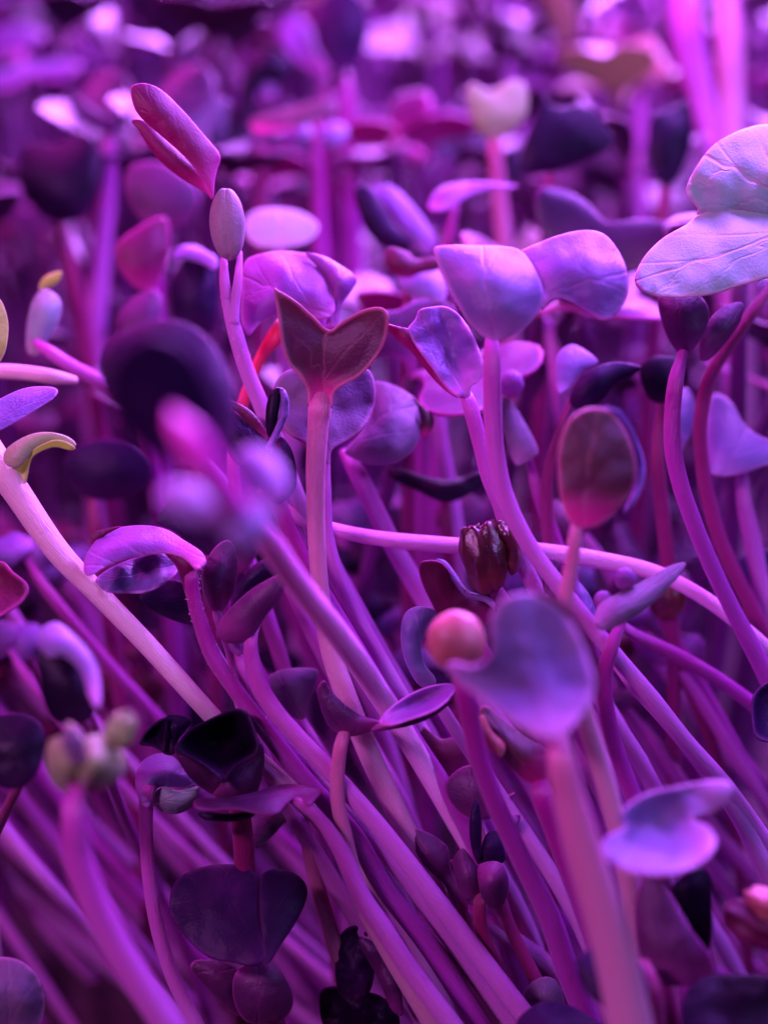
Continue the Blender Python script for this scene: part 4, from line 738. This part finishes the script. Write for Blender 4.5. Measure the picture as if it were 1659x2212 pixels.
B('violet and black leaf just above the very blurred foreground leaf', [([(300, 760, 30), (310, 850, 34), (330, 1000, 38)], 12.4, .1, 'stem_magenta')],
  [leaf([(250, 700), (270, 660), (310, 630), (345, 635), (350, 680), (335, 730), (300, 760), (265, 745)], 12.2, 'plum', b=.08, gy=-.1)])
B('pale lavender oval leaf lying flat beside the closed oval seed leaf', [([(600, 530, 30), (610, 620, 32), (620, 800, 36)], 13.0, .1, 'stem_plain')],
  [leaf([(528, 500), (532, 470), (560, 452), (610, 450), (655, 460), (686, 485), (680, 512), (650, 530), (600, 538), (550, 530)], 12.8, 'sage', gy=-.35, b=.05)])
B('dark oval leaf standing at the top edge left of centre', [([(745, 150, 30), (750, 220, 34), (760, 400, 40), (770, 600, 44)], 17, .12, 'stem_magenta')],
  [leaf([(682, 60), (690, 10), (715, -20), (760, -20), (790, 10), (797, 60), (785, 110), (755, 150), (725, 155), (695, 120)], 16.8, 'dark', b=.1, base=(740, 155), tip=(740, -20))])
B('violet leaf blade leaning against the dark oval leaf at the top', [([(700, 160, 28), (700, 250, 32), (710, 400, 36)], 17.4, .12, 'stem_magenta')],
  [leaf([(605, 80), (615, 45), (640, 35), (670, 60), (685, 110), (715, 150), (690, 160), (650, 140), (620, 110)], 17.2, 'violet', b=.06, gy=-.2)])
B('dark curled leaf with a lilac shine above the ochre-edged leaf, upper centre', [([(560, 290, 34), (560, 380, 38), (560, 600, 42)], 16, .12, 'stem_crimson')],
  [leaf([(515, 240), (525, 170), (545, 120), (585, 105), (620, 125), (625, 165), (600, 180), (570, 175), (555, 210), (540, 265), (520, 280)], 15.8, 'black', b=.08),
   leaf([(555, 150), (575, 135), (600, 145), (605, 175), (590, 210), (565, 205)], 15.9, 'lavender', b=.06)])  # the lavender piece puts the lilac shine into colour
B('flat ochre-edged leaf seen side on with two lilac leaflets under it, upper centre', [([(685, 265, 24), (685, 340, 28), (690, 480, 34), (695, 640, 36)], 14.6, .1, 'stem_magenta')],
  [leaf([(540, 265), (560, 250), (620, 235), (680, 220), (720, 222), (725, 240), (680, 262), (620, 285), (560, 290), (545, 280)], 14.4, 'olive', gy=-.3, b=.05),
   leaf([(612, 290), (625, 268), (655, 262), (675, 285), (668, 315), (640, 325), (618, 312)], 14.7, 'lavender', b=.08, gy=-.2),
   leaf([(690, 285), (710, 265), (740, 268), (752, 290), (735, 315), (710, 320), (692, 305)], 14.7, 'lavender', b=.08, gy=-.2)])
B('blurred beige-green heart leaf on a straight pink stem, upper right of centre', [([(1068, 280, 34), (1070, 330, 34), (1078, 420, 36), (1088, 520, 38), (1100, 700, 42)], 14.2, .1, 'stem_rose')],
  [leaf([(1012, 235), (1010, 195), (1022, 180), (1045, 192), (1062, 198), (1080, 185), (1110, 173), (1132, 180), (1140, 210), (1135, 250), (1110, 280), (1080, 300), (1055, 300), (1028, 280)], 14.0, 'beige', b=.06, base=(1068, 300), tip=(1070, 195))])
B('deep black-purple bat-shaped leaf in the upper right', [([(1190, 360, 34), (1185, 450, 38), (1180, 620, 42)], 13.6, .1, 'stem_crimson')],
  [leaf([(1120, 355), (1135, 300), (1160, 240), (1175, 205), (1190, 228), (1220, 232), (1250, 226), (1285, 240), (1308, 275), (1325, 300), (1310, 325), (1270, 342), (1220, 365), (1170, 375), (1135, 375)], 13.4, 'black', b=.06)])
B('black blurred leaf left of the pale grey-green leaf, by the thick upright stem', [([(1440, 390, 32), (1430, 480, 36), (1420, 620, 40)], 13.8, .1, 'stem_crimson')],
  [leaf([(1400, 300), (1410, 250), (1450, 235), (1485, 220), (1495, 260), (1490, 320), (1470, 370), (1440, 405), (1412, 375)], 13.6, 'black', b=.06)])
B('thick bright violet stem at the upper right with a second lobe bending off it', [([(1470, -60, 70), (1478, 40, 74), (1492, 130, 74), (1515, 210, 62), (1540, 320, 56), (1560, 460, 56), (1580, 700, 56)], 16, .08, 'stem_pink')], [])
B('broad dim mauve stem beside the thick bright violet stem', [([(1570, -60, 60), (1575, 80, 62), (1580, 220, 60), (1585, 420, 60), (1600, 700, 60)], 15, .08, 'stem_rose')], [])
B('orange and rose tinted leaf, blurred at upper right', [([(1385, 170, 30), (1380, 260, 34), (1380, 420, 40)], 18, .12, 'stem_pink')],
  [leaf([(1325, 150), (1335, 115), (1370, 88), (1405, 82), (1425, 110), (1450, 160), (1420, 165), (1380, 175), (1345, 178)], 17.8, 'rose', b=.08, gy=-.2)])
B('thin curved orchid leaf seen edge-on above the lavender wings', [([(985, 445, 26), (970, 520, 30), (955, 640, 34), (950, 800, 38)], 12.8, .1, 'stem_magenta')],
  [leaf([(925, 450), (935, 420), (960, 402), (1010, 393), (1070, 395), (1120, 402), (1100, 408), (1050, 410), (1010, 425), (975, 450), (945, 458)], 12.6, 'orchid', gy=-.4, b=.04)])
B('dark blue-violet leaf fanning left of the thin curved orchid leaf', [([(880, 540, 28), (890, 640, 32), (900, 800, 36)], 13.0, .1, 'stem_magenta')],
  [leaf([(765, 410), (790, 400), (820, 430), (850, 480), (885, 520), (880, 545), (840, 540), (800, 510), (775, 460)], 12.8, 'dark', b=.06),
   leaf([(800, 415), (840, 400), (880, 430), (920, 480), (945, 530), (920, 550), (880, 520), (840, 470)], 13.0, 'violet', b=.08, gy=-.2)])
B('dark wine bow-shaped leaf left of the lavender wings', [([(880, 620, 26), (878, 720, 30), (880, 900, 34)], 11.8, .1, 'stem_crimson')],
  [leaf([(830, 560), (842, 535), (880, 545), (900, 560), (945, 556), (950, 580), (910, 590), (880, 600), (845, 590)], 11.6, 'wine', b=.06),
   leaf([(862, 610), (875, 580), (910, 568), (945, 580), (962, 615), (960, 650), (930, 655), (890, 640)], 11.7, 'lavender', b=.1, gy=-.3)])
B('soft pink stem between the beige-green heart and the lavender wings', [([(1180, 690, 30), (1195, 760, 34), (1210, 860, 38), (1230, 1000, 40)], 12.5, .08, 'stem_plain')], [])
B('pale pink stem right of the curled grey-lilac leaf', [([(925, 800, 30), (940, 880, 34), (955, 970, 36), (975, 1080, 38)], 12.0, .08, 'stem_plain')], [])
B('black bow-shaped leaf with a lilac shine across the deep shade above the seed husk', [([(960, 1060, 28), (965, 1150, 30), (980, 1300, 34)], 11.6, .08, 'stem_crimson')],
  [leaf([(835, 1015), (860, 1010), (920, 1030), (980, 1035), (1040, 1018), (1050, 1035), (1010, 1070), (960, 1085), (900, 1060), (855, 1040)], 11.5, 'black', gy=-.2, b=.05)])
B('purple leaf pointing up behind the horizontal pink stem at the far right', [([(1610, 1320, 30), (1640, 1420, 34), (1700, 1600, 38)], 11.8, .08, 'stem_crimson')],
  [leaf([(1560, 1270), (1580, 1220), (1620, 1195), (1680, 1190), (1720, 1250), (1700, 1330), (1620, 1330)], 11.7, 'dark', b=.08)])
B('deep wine seed leaf in the shade under the grey-lilac leaf with knobs', [([(1440, 1340, 26), (1460, 1420, 30), (1520, 1560, 34)], 11.6, .08, 'stem_crimson')],
  [blob((1440, 1290), 42, 50, 11.5, 'husk', name='seed_husk', groove=.1)])
B('black drooping leaf at the centre left edge of the shadows, right of the yellow-green curl', [([(200, 1060, 30), (210, 1160, 34), (240, 1350, 38)], 12.2, .08, 'stem_crimson')],
  [leaf([(140, 1010), (160, 970), (220, 950), (290, 960), (330, 1010), (310, 1060), (250, 1080), (180, 1070)], 12.0, 'dark', b=.08)])

# ================================================================== stems in the shade behind the lower left
rnd = random.Random(11)
def zone(x, y):
    v = ('at the very top', 'in the upper part', 'in the upper middle', 'in the middle', 'in the lower middle', 'near the bottom')[max(0, min(5, int(y / 369)))]
    h = ('far left', 'left', 'left of centre', 'right of centre', 'right', 'far right')[max(0, min(5, int(x / 277)))]
    return v + ', ' + h
used = {}
MARKS = [(380, 300, 'the raised magenta leaf'), (492, 485, 'the closed oval seed leaf'), (715, 730, 'the central heart leaf'), (1140, 600, 'the lavender wings'), (1570, 450, 'the grey-green leaf'),
         (740, 60, 'the dark oval leaf'), (1075, 235, 'the beige-green heart'), (1215, 290, 'the bat-shaped leaf'), (125, 390, 'the dark heart leaf'), (1290, 1000, 'the oval olive leaf'),
         (100, 660, 'the grey-green bud'), (100, 980, 'the yellow-green curl'), (350, 870, 'the blurred foreground leaf'), (310, 1200, 'the saddle-shaped leaf'), (985, 1385, 'the pink ball'),
         (1046, 1180, 'the seed husk'), (480, 1620, 'the tulip-shaped cup'), (190, 1640, 'the beige knot'), (515, 1980, 'the near-black heart'), (1040, 1890, 'the plump young leaves'),
         (1440, 1790, 'the lilac shell'), (840, 1540, 'the bowl leaf'), (1470, 700, 'the dusky leaf pair'), (1380, 1290, 'the leaf with knobs'), (240, 220, 'the dark winged stem'), (1380, 120, 'the orange tinted leaf')]
def near(x, y):
    mx, my, nm = min(MARKS, key=lambda m: (m[0] - x) ** 2 + (m[1] - y) ** 2)
    dx, dy = x - mx, y - my; far = math.hypot(dx, dy) > 150
    w_ = ('left of' if dx < 0 else 'right of') if abs(dx) > abs(dy) else ('above' if dy < 0 else 'below')
    return ('well ' if far else 'just ') + w_ + ' ' + nm
AUTO = []
def unique(label):
    used[label] = used.get(label, 0) + 1
    return label
matname = {'black': 'black', 'dark': 'dark purple', 'plum': 'plum', 'wine': 'wine-red', 'violet': 'violet', 'orchid': 'orchid', 'dusty': 'mauve', 'lavender': 'lavender', 'magenta': 'magenta'}
smat = {'stem_pink': 'pink', 'stem_plain': 'pale pink', 'stem_magenta': 'magenta', 'stem_rose': 'rosy'}
def oval(cx, cy, a, b, rot, notch=0.2):
    out = []
    for k in range(12):
        t = 2 * math.pi * k / 12; r = 1 - notch * math.exp(-((t - math.pi / 2) / 0.35) ** 2) + rnd.uniform(-.06, .06)
        x, y = a * math.cos(t) * r, -b * math.sin(t) * r
        out.append((cx + x * math.cos(rot) - y * math.sin(rot), cy + x * math.sin(rot) + y * math.cos(rot)))
    return out
k = 0
for i in range(60):
    # a row of seedlings leaning up and to the left
    x0 = (-260 + 1750 * ((i * 0.618) % 1.0)) if i < 46 else (-520 + 640 * ((i * 0.618) % 1.0)); y0 = rnd.uniform(1130, 1560) - 0.10 * (x0 - 600) * (x0 < 600)
    d = 11.6 + 3.6 * ((i * 0.381) % 1.0)
    sl = rnd.uniform(.42, .78) + (0.1 if x0 < 300 else 0)
    w = rnd.uniform(30, 44); L = 1300
    pts = []
    for q in (0, .06, .2, .4, .65, 1.0):
        bend = 1 + 0.5 * (q - 0.3)
        pts.append((x0 + L * q * sl * bend + rnd.uniform(-8, 8), y0 + L * q * (1.0), w * (0.75 if q == 0 else 1)))
    sm = rnd.choice(['stem_pink', 'stem_plain', 'stem_magenta', 'stem_pink', 'stem_magenta'])
    lm = rnd.choice(['dark', 'dark', 'plum', 'black', 'violet', 'wine', 'orchid', 'plum'])
    a = rnd.uniform(44, 66)
    lv = [leaf(oval(x0 - a * .7, y0 - a * .35, a, a * rnd.uniform(.5, .8), rnd.uniform(-.6, .6)), d, lm, gy=rnd.uniform(-.3, .1), b=.1, base=(x0, y0), tip=(x0 - 2 * a, y0 - a)),
          leaf(oval(x0 + a * .6, y0 - a * .35, a * .8, a * rnd.uniform(.5, .9), rnd.uniform(-.6, .6)), d + .1, lm, gy=rnd.uniform(-.3, .1), b=.1, base=(x0, y0), tip=(x0 + 2 * a, y0 - a))]
    AUTO.append((seedling('soft %s seedling, leaning %s stem, crown %s' % (matname[lm], smat[sm], near(x0, y0)), [(pts, d, 0.05, sm)], lv), x0, y0))

# ================================================================== the crop behind: variants copied over the tray
COT = [(0.05, 0), (0.06, .12), (0.16, .26), (.40, .40), (.56, .62), (.54, .84), (.38, .99), (.20, .98), (0.05, .86)]
COT = COT + [(-x, y) for x, y in COT[::-1]]
def variant(idx, mat):
    rv = random.Random(100 + idx)
    root = link(bpy.data.objects.new('radish_seedling', None)); root.empty_display_size = .004
    hgt = 7.0; lean = rv.uniform(-.9, .9); lean2 = rv.uniform(-.7, .7)
    path = []; rad = []
    for i in range(17):
        t = i / 16; path.append(Vector((lean * t * t + .25 * math.sin(t * 5 + idx), lean2 * t * t + .2 * math.sin(t * 4 + 2 * idx), hgt * (1 - (1 - t)) )))
        rad.append(.095 - .03 * t)
    path.reverse(); rad.reverse()
    top = path[0]
    bm = bmesh.new(); tube(bm, path, rad, segs=9, seed=idx); finish('stem', bm, ['stem_fill'], root, Vector((0, 0, 0)))
    for s in (0, 1):
        az = rv.uniform(0, 6.28) if s == 0 else az + math.pi + rv.uniform(-.5, .5)
        L = rv.uniform(.8, 1.2); el = rv.uniform(.1, 1.45); droop = rv.uniform(.2, .9); cup = rv.uniform(-.6, .6)
        dx = Vector((math.cos(az), math.sin(az), 0)); sd = Vector((-math.sin(az), math.cos(az), 0))
        def mapf(x, y, e, u, v):
            f = y * L; z = f * math.sin(el) - droop * f * f * .5 + cup * (x * L) ** 2 + .03 * noise.noise(Vector((x * 3, y * 3, idx)))
            return top + dx * f * math.cos(el) + sd * x * L + Vector((0, 0, z))
        bm = bmesh.new(); surface(bm, catmull(COT, True, 2), mapf, ((0, 0), (0, 1)), .04, .11, 0, None, seed=idx, tpx=.03)
        finish('leaf', bm, [mat], root, Vector((0, 0, 0)))
    return root
VM = ['fill_dark', 'fill_plum', 'fill_dark', 'fill_plum', 'fill_dark', 'fill_green', 'fill_violet', 'fill_plum', 'fill_violet', 'fill_dark', 'fill_plum', 'fill_violet', 'fill_green', 'fill_violet']
protos = [variant(i, m) for i, m in enumerate(VM)]
word = {'fill_dark': 'dark purple', 'fill_plum': 'plum', 'fill_violet': 'violet', 'fill_green': 'pale green'}
keep = [h for h in HERO]
rnd = random.Random(8)
cands = []
j = 0; y = 12.0
while y < 44:
    half = (y + 2) * 0.30 + 1.2
    sp = (1.25 if y < 16 else 1.0) + 0.030 * (y - 12)
    x = -half + rnd.uniform(0, sp)
    while x < half:
        cands.append((x + rnd.uniform(-.35, .35) * sp, y + rnd.uniform(-.4, .4) * sp)); x += sp
    y += sp * 0.95
count = 0; used_proto = set()
copies = []
for (x, y) in cands:
    sc_ = rnd.uniform(.80, 1.13) * (1 + .32 * min(1, max(0, (y - 16) / 10))); top = Vector((x, y, 7.0 * sc_)); px, py, d = proj(top)
    if d < 11.6: continue
    if px < -150 or px > 1810: continue
    bad = False
    for (hx, hy, hd, hr) in keep:
        rr = 1.3 * F / d * 0.55 + hr * .55
        if hd > d - 0.3 and abs(hx - px) < rr and abs(hy - py) < rr: bad = True; break
    if bad: continue
    copies.append((x, y, sc_, px, py, d))
top_copies = [c + (False,) for c in copies]
# short dark under-storey seedlings, added to deepen the shade between the stems
y = 13.2
while y < 30:
    half = (y + 2) * 0.30 + 1.0; x = -half + rnd.uniform(0, 1)
    while x < half:
        s_ = rnd.uniform(.46, .86); X, Y = x + rnd.uniform(-.4, .4), y + rnd.uniform(-.4, .4); px, py, d = proj(Vector((X, Y, 7.0 * s_)))
        if d > 12.4 and -120 < px < 1780: top_copies.append((X, Y, s_, px, py, d, True))
        x += 0.95
    y += 0.95
n_ind = max(60, 296 - sum(1 for q in sc.objects if q.get('category') == 'seedling'))
top_copies.sort(key=lambda c: c[5] * (1.7 if c[6] else 1.0))
print('individual copies', n_ind, 'of', len(top_copies))
copies = top_copies
depthword = lambda d: 'behind the sharp ones' if d < 14 else ('in middle rows' if d < 20 else ('farther back' if d < 27 else 'far back'))
rest = []
for n, (x, y, s_, px, py, d, low) in enumerate(copies):
    pi = rnd.randrange(len(protos))
    if py < 200 and rnd.random() < .5: pi = rnd.choice([6, 8, 11, 13, 5, 12, 1, 6, 3, 7, 10])
    if d < 24 and rnd.random() < .7: pi = rnd.choice([0, 2, 4, 9, 1, 3])  # shade of the middle rows put in by favouring dark-leaved variants
    if low: pi = rnd.choice([0, 2, 4, 9, 1, 3, 7])
    rot = (rnd.uniform(-.22, .22), rnd.uniform(-.25, .15), rnd.uniform(0, 6.28)); loc = Vector((x, y, 0)) * S
    if n >= n_ind: rest.append((pi, loc, rot, s_)); continue
    pr = protos[pi]
    if pi not in used_proto: r = pr; used_proto.add(pi)
    else:
        r = pr.copy(); link(r)
        for ch in list(pr.children):
            c = ch.copy(); link(c); c.parent = r
    r.location = loc; r.rotation_euler = rot; r.scale = (s_, s_, s_)
    AUTO.append((r, px, py)); r['label'] = '%s%s seedling %s, crown %s' % ('short ' if low else '', word[VM[pi]], depthword(d), near(px, py)); r['category'] = 'seedling'; r['group'] = 'radish seedlings in the tray'
# the rest reads as one mass of crop
from mathutils import Euler
mats_ = ['stem_fill'] + sorted(set(VM)); src = {}
def grab(me, mi):
    co = np.empty(len(me.vertices) * 3); me.vertices.foreach_get('co', co)
    lv = np.empty(len(me.loops), np.int32); me.loops.foreach_get('vertex_index', lv)
    ls = np.empty(len(me.polygons), np.int32); me.polygons.foreach_get('loop_start', ls)
    uvs = []
    for nm in ('UVMap', 'edge'):
        a = np.ones(len(me.loops) * 2)
        if nm in me.uv_layers: me.uv_layers[nm].data.foreach_get('uv', a)
        uvs.append(a)
    return co.reshape(-1, 3), lv, ls, uvs, np.full(len(ls), mi, np.int32)
for pi in {r[0] for r in rest}: src[pi] = [grab(ch.data, mats_.index(ch.data.materials[0].name)) for ch in protos[pi].children]
CO, LV, LS, U1, U2, MI = [], [], [], [], [], []; nv = nl = 0
for pi, loc, rot, s_ in rest:
    Mx = np.array(Matrix.LocRotScale(loc, Euler(rot), Vector((s_, s_, s_))))
    for co, lv, ls, uvs, mi in src[pi]:
        CO.append(co @ Mx[:3, :3].T + Mx[:3, 3]); LV.append(lv + nv); LS.append(ls + nl); U1.append(uvs[0]); U2.append(uvs[1]); MI.append(mi); nv += len(co); nl += len(lv)
me = bpy.data.meshes.new('far_seedlings'); LS = np.concatenate(LS); MI = np.concatenate(MI)
me.vertices.add(nv); me.loops.add(nl); me.polygons.add(len(LS))
me.vertices.foreach_set('co', np.concatenate(CO).ravel()); me.loops.foreach_set('vertex_index', np.concatenate(LV)); me.polygons.foreach_set('loop_start', LS)
for nm, U in (('UVMap', U1), ('edge', U2)): me.uv_layers.new(name=nm).data.foreach_set('uv', np.concatenate(U))
me.polygons.foreach_set('material_index', MI); me.polygons.foreach_set('use_smooth', np.ones(len(LS), bool)); me.update(calc_edges=True); me.validate()
for m in mats_: me.materials.append(MATS[m])
o = link(bpy.data.objects.new('far_seedlings', me)); o['kind'] = 'stuff'; o['category'] = 'seedlings'; o['label'] = 'mass of blurred violet and purple seedlings filling the tray behind and below the others'
for i, p in enumerate(protos):
    if i not in used_proto:
        for ch in list(p.children): bpy.data.objects.remove(ch)
        bpy.data.objects.remove(p)

# any label still shared gets its place among its look-alikes, from the top of the picture down
by = {}
for r, x, y in AUTO: by.setdefault(r['label'], []).append((y, x, r))
ORD = ['topmost', 'second', 'third', 'fourth', 'fifth', 'sixth', 'seventh']
NUM = {2: 'two', 3: 'three', 4: 'four', 5: 'five', 6: 'six', 7: 'seven'}
for lab, lst in by.items():
    if len(lst) < 2: continue
    lst.sort(key=lambda q: q[0])
    for k_, (y, x, r) in enumerate(lst):
        r['label'] = ('lower ' if k_ else 'upper ') + lab if len(lst) == 2 else ORD[min(k_, 6)] + ' down, ' * (k_ > 0) + ' ' * (k_ == 0) + lab
print('labels', len(AUTO), 'distinct', len({r['label'] for r, x, y in AUTO}), 'too long', [r['label'] for r, x, y in AUTO if len(r['label'].split()) > 16])
